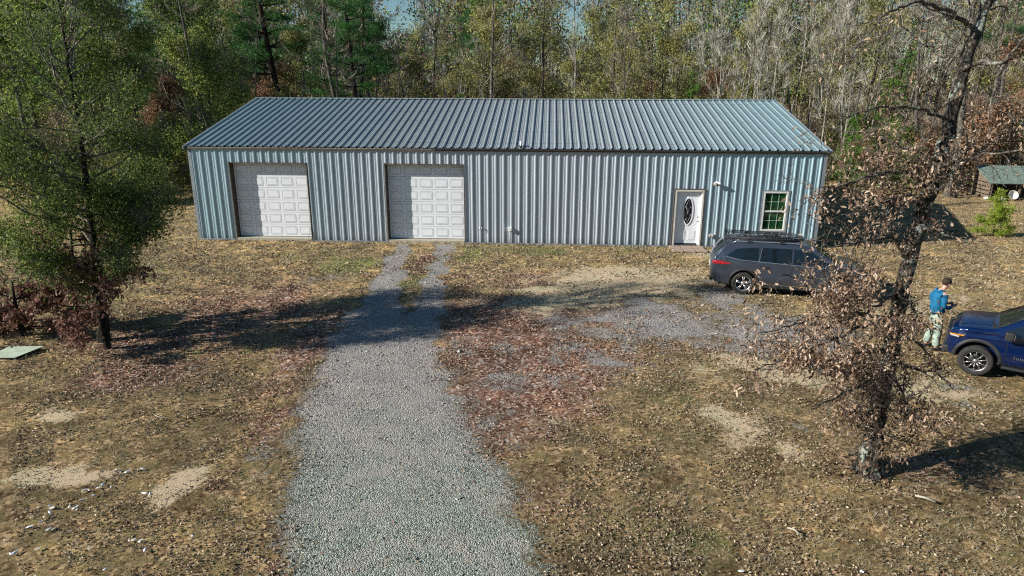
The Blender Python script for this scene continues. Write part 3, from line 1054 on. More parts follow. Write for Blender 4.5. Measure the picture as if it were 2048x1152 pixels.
# ------------------------------------------------------------------ forest
def proto_bare(seed, H, r0, bark, twig, crown0=.3, spread=.28, ntw=5200, tw=.009, leaf=None, nleaf=0, lsize=.12, lw=.6, narrow=False):
    rng = np.random.default_rng(seed)
    T, C = Soup(), Soup()
    tr = wander(rng, (0, 0, -.2), (rng.normal(0, .03), rng.normal(0, .03), 1), H, 22, .035, .04)
    atube(T, tr, np.interp(np.linspace(0, 1, len(tr)), [0, .04, .6, 1], [r0 * 1.3, r0, r0 * .55, .012]), 8, 0)
    P = dict(dens=[0, 1.6, 1.1], len=(.3, .55), ang=(.35, .8), seg=.45, wob=.09, up=.05 if not narrow else .09, start=.15, maxlen=3)
    tips = []
    nl = int(H * (1.9 if narrow else 1.6))
    for i in range(nl):
        f = crown0 + (1 - crown0) * rng.uniform(0, 1) ** .85
        j = min(len(tr) - 2, int(f * (len(tr) - 1)))
        az = rng.uniform(0, 2 * PI)
        el = rng.uniform(.55, 1.1) if narrow else rng.uniform(.15, .8)
        L = H * spread * rng.uniform(.5, 1.1) * (1.25 - f)
        if f < crown0 + .12:
            L *= .6
        p = wander(rng, tr[j], (math.cos(az) * math.cos(el), math.sin(az) * math.cos(el), math.sin(el)), L, max(4, int(L / .4)), .07, .04)
        limb(C, rng, p, max(.012, r0 * .28 * (1.2 - f)), .005, 1, tips, P, 4, 0)
    TP = np.array([t[0] for t in tips])
    TD = np.array([t[1] for t in tips])
    idx = rng.integers(0, len(TP), ntw)
    dd = TD[idx] + rng.normal(0, .30, (ntw, 3)) + np.array([0, 0, .45])
    dd /= np.linalg.norm(dd, axis=1)[:, None]
    m_, e_ = spikes(C, rng, TP[idx], dd, .85, tw, 1)
    if nleaf:
        key = np.array([mnoise(Vector(q) * .55 + Vector((seed, 0, 0))) for q in TP])
        wg = np.clip(key + .35, .02, None)
        wg /= wg.sum()
        ix = rng.choice(len(TP), nleaf, p=wg)
        lp = TP[ix] + rng.normal(0, .32, (nleaf, 3))
        tone = np.clip(rng.beta(2, 2.2, nleaf) + key[ix] * .35, 0, 1)
        leaves(C, rng, lp, lsize, lw, 2, None, .2, tone)
    mats = [bark, twig] + ([leaf] if leaf else [])
    return T.mesh('trunk', [bark], True), C.mesh('crown', mats)


def proto_pine(seed, H, r0, needle, crown0=.45, spread=.24, tufts=900, young=False):
    rng = np.random.default_rng(seed)
    T, C = Soup(), Soup()
    tr = wander(rng, (0, 0, -.2), (rng.normal(0, .02), rng.normal(0, .02), 1), H, 20, .02, .05)
    atube(T, tr, np.interp(np.linspace(0, 1, len(tr)), [0, .03, .7, 1], [r0 * 1.25, r0, r0 * .6, .02]), 9, 0)
    nb = int(H * (3.4 if not young else 9))
    TP = []
    for i in range(nb):
        f = crown0 + (1 - crown0) * (i + rng.uniform(0, 1)) / nb
        j = min(len(tr) - 2, int(f * (len(tr) - 1)))
        az = rng.uniform(0, 2 * PI)
        el = rng.uniform(-.1, .35) if not young else rng.uniform(.15, .7)
        L = H * spread * rng.uniform(.55, 1.1) * (1.1 - (f - crown0) / (1 - crown0)) + .15
        p = wander(rng, tr[j], (math.cos(az) * math.cos(el), math.sin(az) * math.cos(el), math.sin(el)), L, 6, .07, .04)
        atube(C, p, np.linspace(max(.012, r0 * .22), .006, 7), 4, 0)
        m = max(4, int(tufts * L / (nb * H * spread * .55)))
        t = rng.uniform(.3 if not young else .1, 1, m) ** .8 * 5.999
        ti = t.astype(int)
        q = p[ti] + (p[ti + 1] - p[ti]) * (t - ti)[:, None]
        q += rng.normal(0, 1, (m, 3)) * np.array([.30, .30, .11]) * (1 if not young else .45)
        TP.append(q)
    TP = np.concatenate(TP)
    if len(TP):
        k = 9
        q = np.repeat(TP, k, 0)
        d = rand_dirs(rng, len(q), .45)
        tone = np.repeat(rng.uniform(0, 1, len(TP)), k) * .6 + rng.uniform(0, .4, len(q))
        leaves(C, rng, q, .22 if not young else .17, .13, 1, d, .05, tone)
    return T.mesh('trunk', [M['bark_pine']], True), C.mesh('crown', [M['bark_pine'], needle])


PR = {
    'bare': [proto_bare(100 + i, h, r, M['bark_grey'], M['twig_grey'], c, s, 700, .020) for i, (h, r, c, s) in enumerate([(14, .15, .22, .30), (13, .12, .3, .26), (16, .2, .28, .30), (12, .10, .2, .28)])],
    'slender': [proto_bare(120 + i, h, r, M['bark_pale'], M['twig_pale'], c, .17, 420, .018, narrow=True) for i, (h, r, c) in enumerate([(12, .07, .35), (10.5, .06, .25), (13, .08, .4)])],
    'olive': [proto_bare(140 + i, h, r, M['bark_grey'], M['twig_grey'], c, s, 1300, .016, M['leaf_olive'], 7000, .14, .65) for i, (h, r, c, s) in enumerate([(13, .11, .2, .30), (11.5, .10, .12, .33), (14.5, .13, .25, .28)])],
    'russet': [proto_bare(150 + i, h, r, M['bark_grey'], M['twig_grey'], c, s, 1300, .015, M['leaf_rust'], 6500, .14, .65) for i, (h, r, c, s) in enumerate([(8.5, .09, .1, .33), (7, .08, .1, .36)])],
    'pine': [proto_pine(160 + i, h, r, M['needle_dark'], c, s, 2400) for i, (h, r, c, s) in enumerate([(17, .24, .42, .22), (15, .19, .45, .20), (14, .17, .32, .25)])],
    'young': [proto_pine(170 + i, h, r, M['needle_bright'], .08, s, 900, True) for i, (h, r, s) in enumerate([(6, .08, .26), (8, .1, .22)])],
    'bushy': [proto_pine(176, 2.4, .04, M['needle_yellow'], .03, .40, 520, True)],
    'green': [proto_bare(190 + i, h, .11, M['bark_grey'], M['bark_limb'], .08, .34, 1500, .012, M['leaf_green'], 15000, .12, .5) for i, h in enumerate((9.5, 8))],
    'shrub': [proto_bare(180 + i, h, .05, M['bark_grey'], M['twig_grey'], .04, .5, 2600, .009, M[l], nl, .13, .6) for i, (h, l, nl) in enumerate([(4.2, 'leaf_rust', 2200), (5, 'leaf_olive', 3400), (4.6, 'leaf_green', 4200), (5.2, 'leaf_brown', 900)])],
}
NAMES = dict(bare='bare_tree', slender='slender_tree', olive='olive_leaved_tree', russet='russet_tree', pine='pine_tree', young='young_pine', shrub='shrub', bushy='young_pine', green='evergreen_tree')
rf = random.Random(8)


def plant(kind, i, x, y, s=1.0, label=None, group=None, tilt=(0, 0), sz=None):
    if kind == 'young' and y > 24:
        s = s * 1.6
    pr = PR[kind][i % len(PR[kind])]
    z = float(terrain_z(np.array([x]), np.array([y]))[0])
    o = empty(NAMES[kind], (x, y, z), rf.uniform(0, 6.28), label, 'shrub' if kind == 'shrub' else 'tree', group)
    o.rotation_euler = (tilt[0], tilt[1], o.rotation_euler[2])
    o.scale = (s, s, sz or s)
    for nm, me in zip(('trunk', 'crown'), pr):
        link(nm, me, o)
    return o


# trees one can tell apart, by where they stand in the photograph
for kind, i, px, Y, s, tilt, label in [
    ('pine', 0, 582, 21, 1.0, (0, -.03), 'tall dark-trunked pine rising right behind the left part of the roof'),
    ('pine', 1, 722, 30, 1.05, (0, 0), 'dark pine standing behind the roof above the second garage door'),
    ('pine', 1, 290, 30, .95, (0, -.08), 'leaning pine with a dark curved trunk against the sky, left of the building'),
    ('pine', 2, 345, 40, .95, (0, .02), 'pine with a wide flat crown reaching the sky gap at upper left'),
    ('pine', 2, 60, 16, 1.25, (0, 0), 'dense dark pine crown in the upper left corner'),
    ('bare', 0, 440, 12.5, .95, (0, -.1), 'grey leaning bare tree at the left end of the roof'),
    ('bare', 3, 505, 27, 1.0, (0, -.06), 'thin bare tree between the roof corner and the tall pine'),
    ('bare', 2, 690, 17.5, .9, (0, .05), 'forked bare tree with crooked limbs directly behind the roof ridge'),
    ('bare', 1, 770, 22, .95, (0, .1), 'bare tree with pale crossing limbs behind the roof, left of centre'),
    ('olive', 0, 975, 24, .95, (0, .04), 'tree with yellow-olive leaves left of the pale trunk at centre'),
    ('olive', 2, 1080, 27, .95, (0, 0), 'pale-trunked tree with yellow-olive leaves right of centre'),
    ('slender', 0, 1148, 19, 1.15, (0, .05), 'tall slender trunk, dark above and pale below, just right of centre behind the ridge'),
    ('slender', 2, 1195, 30, 1.2, (0, .02), 'thin straight pale trunk against the olive leaves behind the ridge'),
    ('olive', 1, 1290, 27, 1.1, (0, 0), 'broad tree with yellow-olive leaves above the right half of the roof'),
    ('slender', 2, 1582, 23, 1.1, (0, 0), 'pale grey multi-branched bare tree behind the right end of the roof'),
    ('slender', 1, 1460, 20, 1.1, (0, .02), 'pale thin bare tree behind the roof, left of the grey fan-shaped tree'),
    ('slender', 0, 1495, 22, 1.05, (0, .03), 'pale forked thin tree nearest the right roof end'),
    ('young', 1, 1372, 17.0, .88, (0, 0), 'bright green young pine peeking over the ridge above the entry door'),
    ('young', 0, 925, 17.5, .95, (0, 0), 'dark green cedar-shaped young pine behind the middle of the ridge'),
    ('young', 1, 1745, 19, 1.1, (0, .10), 'bright green young pine behind the bare branches of the leaning oak'),
    ('young', 0, 1700, 15, .75, (0, .05), 'small bright green pine at the edge of the woods right of the roof'),
    ('young', 0, 1605, 15.5, .62, (0, 0), 'low green pine just past the right roof corner'),
    ('young', 1, 1800, 9.5, .42, (0, 0), 'green pine sapling behind the leaning oak at its mid height'),
    ('bare', 2, 1905, 13.3, 1.0, (0, .05), 'thick dark-trunked tree in front of the woods left of the plank shelter'),
    ('bare', 0, 1985, 17, .95, (0, .03), 'grey bare tree rising behind the plank shelter'),
    ('pine', 1, 2030, 28, 1.2, (0, .02), 'dark pine in the upper right corner behind the bare limbs'),
]:
    p = at(px, 330, Y)
    plant(kind, i, p.x, Y, s, label, None, tilt)
for j, px in enumerate((1425, 1446, 1478, 1532, 1556, 1610, 1638, 1655, 1668, 1682, 1694, 1716, 1733)):
    p = at(px, 330, 20 + j % 3 * 1.3)
    plant('slender', j, p.x, 20 + j % 3 * 1.3, .95 + .05 * (j % 3), 'pale slender trunk among the thin bright stems behind the right end of the roof', 'pale slender trees behind the right roof end', (0, .03 + .02 * (j % 3)))

# the rest of the woods: neighbours nobody could tell apart
WL = dict(bare='bare grey tree among the woods behind the building', slender='thin pale bare tree among the woods behind the building',
          olive='tree with thin olive leaves among the woods behind the building', pine='dark pine among the woods behind the building',
          russet='low tree with rust-brown leaves among the woods behind the building', shrub='twiggy shrub in the undergrowth at the edge of the woods',
          young='green young pine in the woods behind the building')


def wood_kind(px, Y):
    u = rf.random()
    if px < 330:
        return 'bare' if u < .3 else 'pine' if u < .58 else 'olive' if u < .9 else 'young'
    if px < 800:
        return 'bare' if u < .36 else 'pine' if u < .56 else 'olive' if u < .70 else 'slender' if u < .88 else 'russet' if u < .93 else 'young'
    if px < 1350:
        return 'olive' if u < .36 else 'bare' if u < .52 else 'slender' if u < .74 else 'pine' if u < .82 else 'young' if u < .88 else 'russet'
    if px < 1800:
        return 'slender' if u < .74 else 'bare' if u < .78 else 'russet' if u < .86 else 'olive'
    return 'bare' if u < .5 else 'russet' if u < .62 else 'pine' if u < .75 else 'slender' if u < .9 else 'olive'


rows = [(18, 17), (22, 19), (27, 22), (33, 24), (40, 26), (48, 28), (58, 28)]
for Y, n in rows:
    for k in range(n):
        px = -120 + 2290 * (k + rf.uniform(.1, .9)) / n
        y = Y + rf.uniform(-2.2, 2.2)
        p = at(px, 330, y)
        kd = wood_kind(px, y)
        gap = (790 < px < 850) or (1120 < px < 1165) or (300 < px < 360) or (150 < px < 200)
        s = rf.uniform(.8, 1.08) * (.72 if gap and Y > 25 else 1)
        if Y < 20 and 450 < px < 1600:
            s *= .85
        plant(kd, rf.randrange(4), p.x, y, s, WL[kd], {'shrub': 'undergrowth shrubs'}.get(kd, kd.replace('bare', 'bare').replace('_', ' ') + ' trees of the woods'), (rf.gauss(0, .03), rf.gauss(0, .04)))
# shrubs at the foot of the woods, left and right of the building and a few behind
for k in range(74):
    u = k / 74
    if k < 30:
        px, y = rf.uniform(60, 420), rf.uniform(7, 18)
        if px > 330 and y < 12:
            px -= 60
    elif k < 58:
        px, y = rf.uniform(1660, 2120), rf.uniform(14.5, 22)
    else:
        px, y = rf.uniform(450, 1650), rf.uniform(17, 24)
    p = at(px, 330, y)
    if -1.5 < p.x < 26 and y < 16.5:
        continue
    plant('shrub', rf.randrange(4), p.x, y, rf.uniform(.55, 1.0), WL['shrub'], 'undergrowth shrubs', (rf.gauss(0, .08), rf.gauss(0, .08)))


def distant_woods():
    rng = np.random.default_rng(77)
    S = Soup()
    # thin stems
    n = 1300
    yy = rng.uniform(62, 108, n)
    px = rng.uniform(-150, 2200, n)
    ex = CAM.x + (px - 1024) / FPX * (yy - CAM.y) * 1.02 - .054 * (yy - CAM.y)
    top = 14.5 + fbm(px / 60., yy * 0 + 3, 1.0, 3, 5) * 6.5 + rng.normal(0, 1.2, n)
    top = np.where(((px > 160) & (px < 340)) | ((px > 770) & (px < 850)) | ((px > 1115) & (px < 1170)), top * .55, top)
    top *= 1 + (yy - 62) / 100
    for i in range(n):
        p = wander(rng, (ex[i], yy[i], -.2), (rng.normal(0, .03), 0, 1), top[i], 5, .03, .03)
        r = rng.uniform(.06, .16)
        atube(S, p, np.linspace(r, .02, 6), 4, int(rng.uniform() < .35))
    # twigs
    m = 40000
    i = rng.integers(0, n, m)
    hz = top[i] * rng.uniform(.12, 1.03, m)
    P = np.stack([ex[i] + rng.normal(0, 1.4, m), yy[i] + rng.normal(0, 1.4, m), hz], 1)
    spikes(S, rng, P, rand_dirs(rng, m, .7), 1.6, .034, 2)
    # foliage clumps
    cl = 11000
    i = rng.integers(0, n, cl)
    cz = top[i] * rng.uniform(.08, 1.0, cl)
    cc = np.stack([ex[i] + rng.normal(0, 1.2, cl), yy[i] + rng.normal(0, 1.2, cl), cz], 1)
    kind = rng.choice(5, cl, p=[.20, .18, .10, .16, .36])
    for kd in range(5):
        c = cc[kind == kd]
        k = 26
        q = np.repeat(c, k, 0) + rng.normal(0, 1, (len(c) * k, 3)) * np.array([.95, .95, .6])
        leaves(S, rng, q, .40, .65, 3 + kd)
    o = link('distant_woods', S.mesh('distant_woods', [M['bark_grey'], M['bark_pale'], M['twig_grey'], M['leaf_olive'], M['leaf_green'], M['leaf_rust'], M['needle_bright'], M['far_brown']]))
    tag(o, 'far woods that read as one mass behind the nearer trees', 'woods', kind='stuff')
    # undergrowth on the forest floor
    S = Soup()
    m = 5200
    yy = 15 + 52 * rng.uniform(0, 1, m) ** 1.2
    px = rng.uniform(-150, 2200, m)
    xx = CAM.x + (px - 1024) / FPX * (yy - CAM.y) * 1.02 - .054 * (yy - CAM.y)
    ok = ~((xx > -1) & (xx < 25.5) & (yy < 16))
    xx, yy, px = xx[ok], yy[ok], px[ok]
    m = len(xx)
    hh = rng.uniform(.6, 2.6, m) + np.clip((yy - 20) / 12, 0, 3.6)
    k = 9
    q = np.repeat(np.stack([xx, yy, hh * .15], 1), k, 0) + rng.normal(0, .5, (m * k, 3)) * np.array([1, 1, .1])
    q[:, 2] += np.repeat(hh, k) * rng.uniform(0, .6, m * k)
    spikes(S, rng, q, rand_dirs(rng, m * k, 1.2), 1.2, .016, 0)
    tone = rng.integers(1, 5, m)
    for kd in range(1, 5):
        c = np.where(tone == kd)[0]
        kk = 20
        q = np.repeat(np.stack([xx[c], yy[c], hh[c] * .5], 1), kk, 0)
        q += rng.normal(0, 1, q.shape) * np.stack([np.full(len(c), .6), np.full(len(c), .6), hh[c] * .32], 1).repeat(kk, 0)
        q[:, 2] = np.abs(q[:, 2]) + .03
        leaves(S, rng, q, .15, .6, kd)
    o = link('undergrowth', S.mesh('undergrowth', [M['twig_grey'], M['leaf_olive'], M['leaf_rust'], M['leaf_brown'], M['leaf_green']]))
    tag(o, 'tangled brush and dead stems on the forest floor', 'undergrowth', kind='stuff')


distant_woods()

# small yellow-green pine in front of the shelter
plant('bushy', 0, 32.75, 2.8, .85, 'small yellow-green pine standing alone in the grass right of the leaning oak', None)
for x, y, sc_k, lb in [(-3.9, 9.6, .95, 'green-leaved tree between the left end of the building and the tall evergreen'),
                       (-8.0, 8.6, 1.05, 'green-leaved tree behind the tall evergreen, one step farther left'),
                       (-12.5, 7.5, 1.2, 'green-leaved tree at the far left edge behind the tall evergreen'),
                       (-6.2, 13.5, 1.1, 'green-leaved tree at the woods edge left of the roof'),
                       (-15.5, 12.5, 1.3, 'tall green-leaved tree farthest left beyond the low oaks')]:
    plant('green', int(-x) % 2, x, y, sc_k * 1.12, lb)


# ------------------------------------------------------------------ metal building
def metal(name, c, var=.12, rough=.42, met=.25, streak=True, horiz=False):
    m = NT(name).set(rough, met, .5)
    v = m.coord((1.2, 1, .12) if not horiz else (1.6, .12, 1))
    f = m.noise(v, 3, 6, .7)
    f2 = m.noise(m.coord(), .25, 3, .5)
    a = tuple(x * (1 - var) for x in c)
    b = tuple(min(1, x * (1 + var)) for x in c)
    col = m.ramp(f, [(.3, a), (.7, b)])
    # lens colour cast painted into the sheets, teal toward both building ends
    sx = m.n('ShaderNodeSeparateXYZ')
    m.l(m.coord(), sx.inputs[0])
    e = m.math('ABSOLUTE', m.math('SUBTRACT', sx.outputs[0], 12.0))
    col = m.mix(m.smooth(e, 2.5, 12.5), col, m.mix(1, col, (.76, .97, 1.0), 'MULTIPLY'))
    col = m.mix(.5, col, m.ramp(f2, [(.3, (.93, .93, .94)), (.7, (1.04, 1.04, 1.03))]), 'MULTIPLY')
    if streak and not horiz:
        g = m.smooth(sx.outputs[2], .35, -.05)
        col = m.mix(m.math('MULTIPLY', g, .35), col, (.20, .15, .11))
    m.l(col, m.b.inputs['Base Color'])
    m.bump(m.noise(m.coord(), 1.7, 2), .15, .02)
    return m.m


M['wall'] = metal('galvanised_wall_sheet', (.44, .49, .535))
M['roof'] = metal('galvanised_roof_sheet', (.255, .285, .295), .10, .55, .1, False, True)
M['trim'] = simple('rusty_brown_trim', (.11, .085, .065), .7, .2, .3, .5, 9, .2)
M['trimgrey'] = simple('weathered_grey_trim', (.26, .29, .31), .55, .3, .4, .25, 4)
M['white'] = simple('white_door_paint', (.84, .86, .88), .45, 0, .5, .05, 2)
M['offwhite'] = simple('aged_white_paint', (.60, .58, .52), .6, 0, .4, .22, 14)
M['concrete'] = simple('concrete_sill', (.42, .38, .29), .9, 0, .2, .25, 8, .3)
M['steel'] = simple('brushed_steel', (.55, .55, .54), .3, .9, .5, .1)
M['black'] = simple('black_rubber', (.018, .018, .019), .55, 0, .4, .2)
M['plasticwhite'] = simple('white_plastic', (.78, .77, .74), .4, 0, .5, .05)

BL_, BW, HE, HR, RIDGE = 24.39, 14.32, 3.60, 5.31, 7.16
FT = .3048
G1, G2, GW, GH = 1.58, 7.743, 3.05, 3.064
DX, DW, DH = 18.954, 1.021, 2.176
WX, WW, WZ0, WZ1 = 22.241, .92, .655, 2.18

bld = empty('metal_building', (0, 0, 0), 0, 'long grey-blue ribbed metal building with two white garage doors', 'building')
RIBP = [(0, .0), (.032, -.040), (.062, -.040), (.094, 0), (.145, 0), (.155, -.006), (.175, -.006), (.185, 0), (.215, 0), (.225, -.006), (.245, -.006), (.255, 0)]


def rib_xs(L, x0=0.0):
    out = []
    k = 0
    while x0 + k * FT < L:
        for a, h in RIBP:
            if 0 <= x0 + k * FT + a < L:
                out.append((x0 + k * FT + a, h))
        k += 1
    return out


def front_wall():
    prof = rib_xs(BL_ - .05, .1)
    prof = [(0.0, 0)] + prof + [(BL_, 0)]
    openings = [(G1, G1 + GW, -1, GH), (G2, G2 + GW, -1, GH), (DX, DX + DW, -1, DH), (WX, WX + WW, WZ0, WZ1)]
    cuts = sorted({c for o in openings for c in o[:2]})
    xs = []
    for (xa, ha), (xb, hb) in zip(prof[:-1], prof[1:]):
        xs.append((xa, ha))
        for c in cuts:
            if xa + 1e-5 < c < xb - 1e-5:
                xs.append((c, ha + (hb - ha) * (c - xa) / (xb - xa)))
    xs.append(prof[-1])
    S = Soup()
    for (xa, ha), (xb, hb) in zip(xs[:-1], xs[1:]):
        mid = (xa + xb) / 2
        spans = [(-.02, HE)]
        for o in openings:
            if o[0] < mid < o[1]:
                spans = [(max(o[3], -.02), HE)] + ([(-.02, o[2])] if o[2] > 0 else [])
        for z0, z1 in spans:
            S.add([(xa, ha, z0), (xb, hb, z0), (xb, hb, z1), (xa, ha, z1)], [[0, 1, 2, 3]])
    o = link('wall', S.mesh('wall', [M['wall']]), bld)
    tag(o, 'ribbed front wall')


front_wall()


def plain_wall(pts0, pts1, name='wall', gable=False):
    """ribbed end and back walls: run from pts0 to pts1"""
    p0, p1 = Vector(pts0), Vector(pts1)
    d = (p1 - p0)
    L = d.length
    d.normalize()
    nrm = d.cross(Vector((0, 0, 1)))
    prof = [(0.0, 0)] + rib_xs(L - .05, .1) + [(L, 0)]
    S = Soup()
    for (xa, ha), (xb, hb) in zip(prof[:-1], prof[1:]):
        a = p0 + d * xa - nrm * ha
        b = p0 + d * xb - nrm * hb
        if gable:
            ta = HE + (HR - HE) * (1 - abs(xa / L * 2 - 1)) - .02
            tb = HE + (HR - HE) * (1 - abs(xb / L * 2 - 1)) - .02
        else:
            ta = tb = HE
        S.add([(a.x, a.y, -.02), (b.x, b.y, -.02), (b.x, b.y, tb), (a.x, a.y, ta)], [[0, 1, 2, 3]])
    return link(name, S.mesh(name, [M['wall']]), bld)


plain_wall((BL_, 0, 0), (BL_, BW, 0), gable=True)
plain_wall((0, BW, 0), (0, 0, 0), gable=True)
plain_wall((BL_, BW, 0), (0, BW, 0))


def roof_slope(y_e, y_r):
    S = Soup()
    x0, x1 = -.13, BL_ + .13
    prof = [(x0, 0)] + [(x0 + a, h) for a, h in rib_xs(x1 - x0 - .04, .06)] + [(x1, 0)]
    ze, zr = HE + .105, HR
    ny = 14
    t = np.linspace(0, 1, ny)
    sgn = 1 if y_r > y_e else -1
    for (xa, ha), (xb, hb) in zip(prof[:-1], prof[1:]):
        Va = [(xa, y_e + (y_r - y_e) * q, ze + (zr - ze) * q - ha * 1.35) for q in t]
        Vb = [(xb, y_e + (y_r - y_e) * q, ze + (zr - ze) * q - hb * 1.35) for q in t]
        F_ = [[i, ny + i, ny + i + 1, i + 1] for i in range(ny - 1)]
        S.add(Va + Vb, F_)
    return link('roof', S.mesh('roof', [M['roof']]), bld)


roof = roof_slope(-.11, RIDGE)
roof_slope(BW + .11, RIDGE)
# screw rows on the front slope
mb = MB()
for q in (.09, .3, .5, .7, .9):
    y = -.11 + (RIDGE + .11) * q
    z = HE + .105 + (HR - HE - .105) * q
    for k in range(79):
        for a in (.12, .205, .29):
            x = -.13 + .06 + k * FT + a
            mb.box(x - .011, x + .011, y - .012, y + .012, z - .004, z + .012)
mb.build('screw_heads', simple('screw_heads', (.05, .06, .07), .5, .5), roof)
# ridge cap with scalloped edge
mb = MB()
for sgn in (-1, 1):
    mb.quad([(-.14, RIDGE, HR + .045), (BL_ + .14, RIDGE, HR + .045), (BL_ + .14, RIDGE + sgn * .17, HR + .003), (-.14, RIDGE + sgn * .17, HR + .003)])
for k in range(80):
    x = -.13 + .06 + k * FT + .018
    mb.box(x, x + .058, RIDGE - .21, RIDGE - .05, HR - .02, HR + .035)
mb.build('ridge_cap', M['roof'], bld)
# eave: dark closure and drip edge
mb = MB()
mb.box(-.10, BL_ + .10, -.075, -.034, HE - .01, HE + .085)
mb.build('eave_trim', M['trim'], bld)
mb = MB()
mb.box(0, BL_, -.083, -.077, HE + .055, HE + .07)
mb.build('closure_strip', M['offwhite'], bld)
mb = MB()
mb.box(9.6, BL_ + .16, -.135, -.112, HE + .045, HE + .10)
mb.build('gutter', simple('dark_eave_edge', (.03, .03, .03), .5), bld)
# rake trims
for x in (-.16, BL_ + .132):
    for a, b in ((-.13, RIDGE), (BW + .13, RIDGE)):
        mb = MB()
        z0, z1 = HE + .10, HR
        mb.bm.verts.ensure_lookup_table()
        p = [(a, z0 - .12), (b, z1 - .10), (b, z1 + .03), (a, z0 + .015)]
        v0 = [mb.bm.verts.new((x, q[0], q[1])) for q in p]
        v1 = [mb.bm.verts.new((x + .028, q[0], q[1])) for q in p]
        mb.bm.faces.new(v0)
        mb.bm.faces.new(v1[::-1])
        for i in range(4):
            mb.bm.faces.new((v0[i], v1[i], v1[(i + 1) % 4], v0[(i + 1) % 4]))
        mb.build('rake_trim', M['trimgrey'], bld)
# corner trims
for x in (-.03, BL_ - .09):
    mb = MB()
    mb.box(x, x + .12, -.045, -.036, -.01, HE - .012)
    mb.build('corner_trim', M['trimgrey'], bld)
# base trim and slab edge
for a, b in ((0, G1), (G1 + GW, G2), (G2 + GW, DX), (DX + DW, BL_)):
    mb = MB()
    mb.box(a + .002, b - .002, -.055, -.035, -.03, .035)
    mb.build('base_trim', M['trimgrey'], bld)
mb = MB()
mb.box(.03, BL_ - .03, .01, BW - .03, -.2, .03)
mb.build('floor_slab', M['concrete'], bld)


def garage(x):
    rec = .25
    fr = MB()
    fr.box(x - .035, x + .004, -.048, rec, .0, GH + .05)
    fr.box(x + GW - .004, x + GW + .030, -.048, rec, .0, GH + .03)
    fr.box(x + .005, x + GW - .005, -.048, rec, GH - .004, GH + .03)
    d = MB()
    x0, x1 = x + .02, x + GW - .02
    rows_, cols_ = 6, 5
    z0, z1 = .10, GH - .01
    hh = (z1 - z0) / rows_
    for r in range(rows_):
        d.box(x0, x1, rec, rec + .045, z0 + r * hh + .004, z0 + (r + 1) * hh - .004, .004)
        cw = (x1 - x0) / cols_
        for c in range(cols_):
            cx = x0 + (c + .5) * cw
            a, b = cx - cw * .37, cx + cw * .37
            e, f = z0 + (r + .5) * hh - hh * .31, z0 + (r + .5) * hh + hh * .31
            # raised field in a sunken groove
            d.box(a, b, rec - .004, rec - .001, e, f, .001)
            d.box(a + .035, b - .035, rec - .007, rec - .0045, e + .035, f - .035, .001)
    door = d.build('garage_door', M['white'], bld)
    fr.build('door_frame', M['trim'], door)
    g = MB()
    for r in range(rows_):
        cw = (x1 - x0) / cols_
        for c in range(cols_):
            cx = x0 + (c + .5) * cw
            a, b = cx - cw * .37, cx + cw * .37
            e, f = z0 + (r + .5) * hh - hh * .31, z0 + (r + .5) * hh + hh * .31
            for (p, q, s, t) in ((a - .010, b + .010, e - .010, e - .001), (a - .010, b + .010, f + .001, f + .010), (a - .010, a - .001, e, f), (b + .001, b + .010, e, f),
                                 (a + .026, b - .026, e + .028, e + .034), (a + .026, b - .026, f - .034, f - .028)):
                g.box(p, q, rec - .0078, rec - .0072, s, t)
    g.build('groove_shade', simple('groove_shadow_paint', (.52, .54, .57), .6), door)  # thin grey strips painted as the shade of the panel grooves
    s = MB()
    s.box(x + .01, x + GW - .01, -.06, rec + .1, -.03, .085, .008)
    s.build('sill', M['concrete'], door)
    w_ = MB()
    w_.box(x0, x1, rec - .005, rec + .03, .086, .103)
    w_.build('weather_strip', M['black'], door)
    return door


garage(G1)
garage(G2)
# thin leaning wire by the left garage door
st = MB()
st.tube([(4.50, -.12, .0), (4.56, -.09, .32), (4.60, -.055, .62)], .006, 5)
st.build('dry_stalk', M['trim'])
tag(COL.objects[-1], 'thin dry weed stalk leaning at the right jamb of the left garage door', 'weed')

# entry door
fr = MB()
x0, x1 = DX, DX + DW
fr.box(x0 - .03, x0 + .028, -.046, .12, 0, DH + .03)
fr.box(x1 - .028, x1 + .03, -.046, .12, 0, DH + .03)
fr.box(x0 + .029, x1 - .029, -.046, .12, DH - .03, DH + .03)
dm = MB()
dm.box(x0 + .085, x1 - .085, .085, .125, .10, DH - .09, .003)
cx = (x0 + x1) / 2
cz = 1.36
dm2 = MB()


def oval_ring(mb, cx, cz, a, b, wd, y0, y1, n=40):
    rings = []
    for (ra, rb, y) in ((a + wd, b + wd, y1), (a + wd, b + wd, y0), (a, b, y0), (a, b, y1)):
        rings.append([mb.bm.verts.new((cx + ra * math.cos(2 * PI * k / n), y, cz + rb * math.sin(2 * PI * k / n))) for k in range(n)])
    for i in range(3):
        for k in range(n):
            mb.bm.faces.new((rings[i][k], rings[i][(k + 1) % n], rings[i + 1][(k + 1) % n], rings[i + 1][k]))


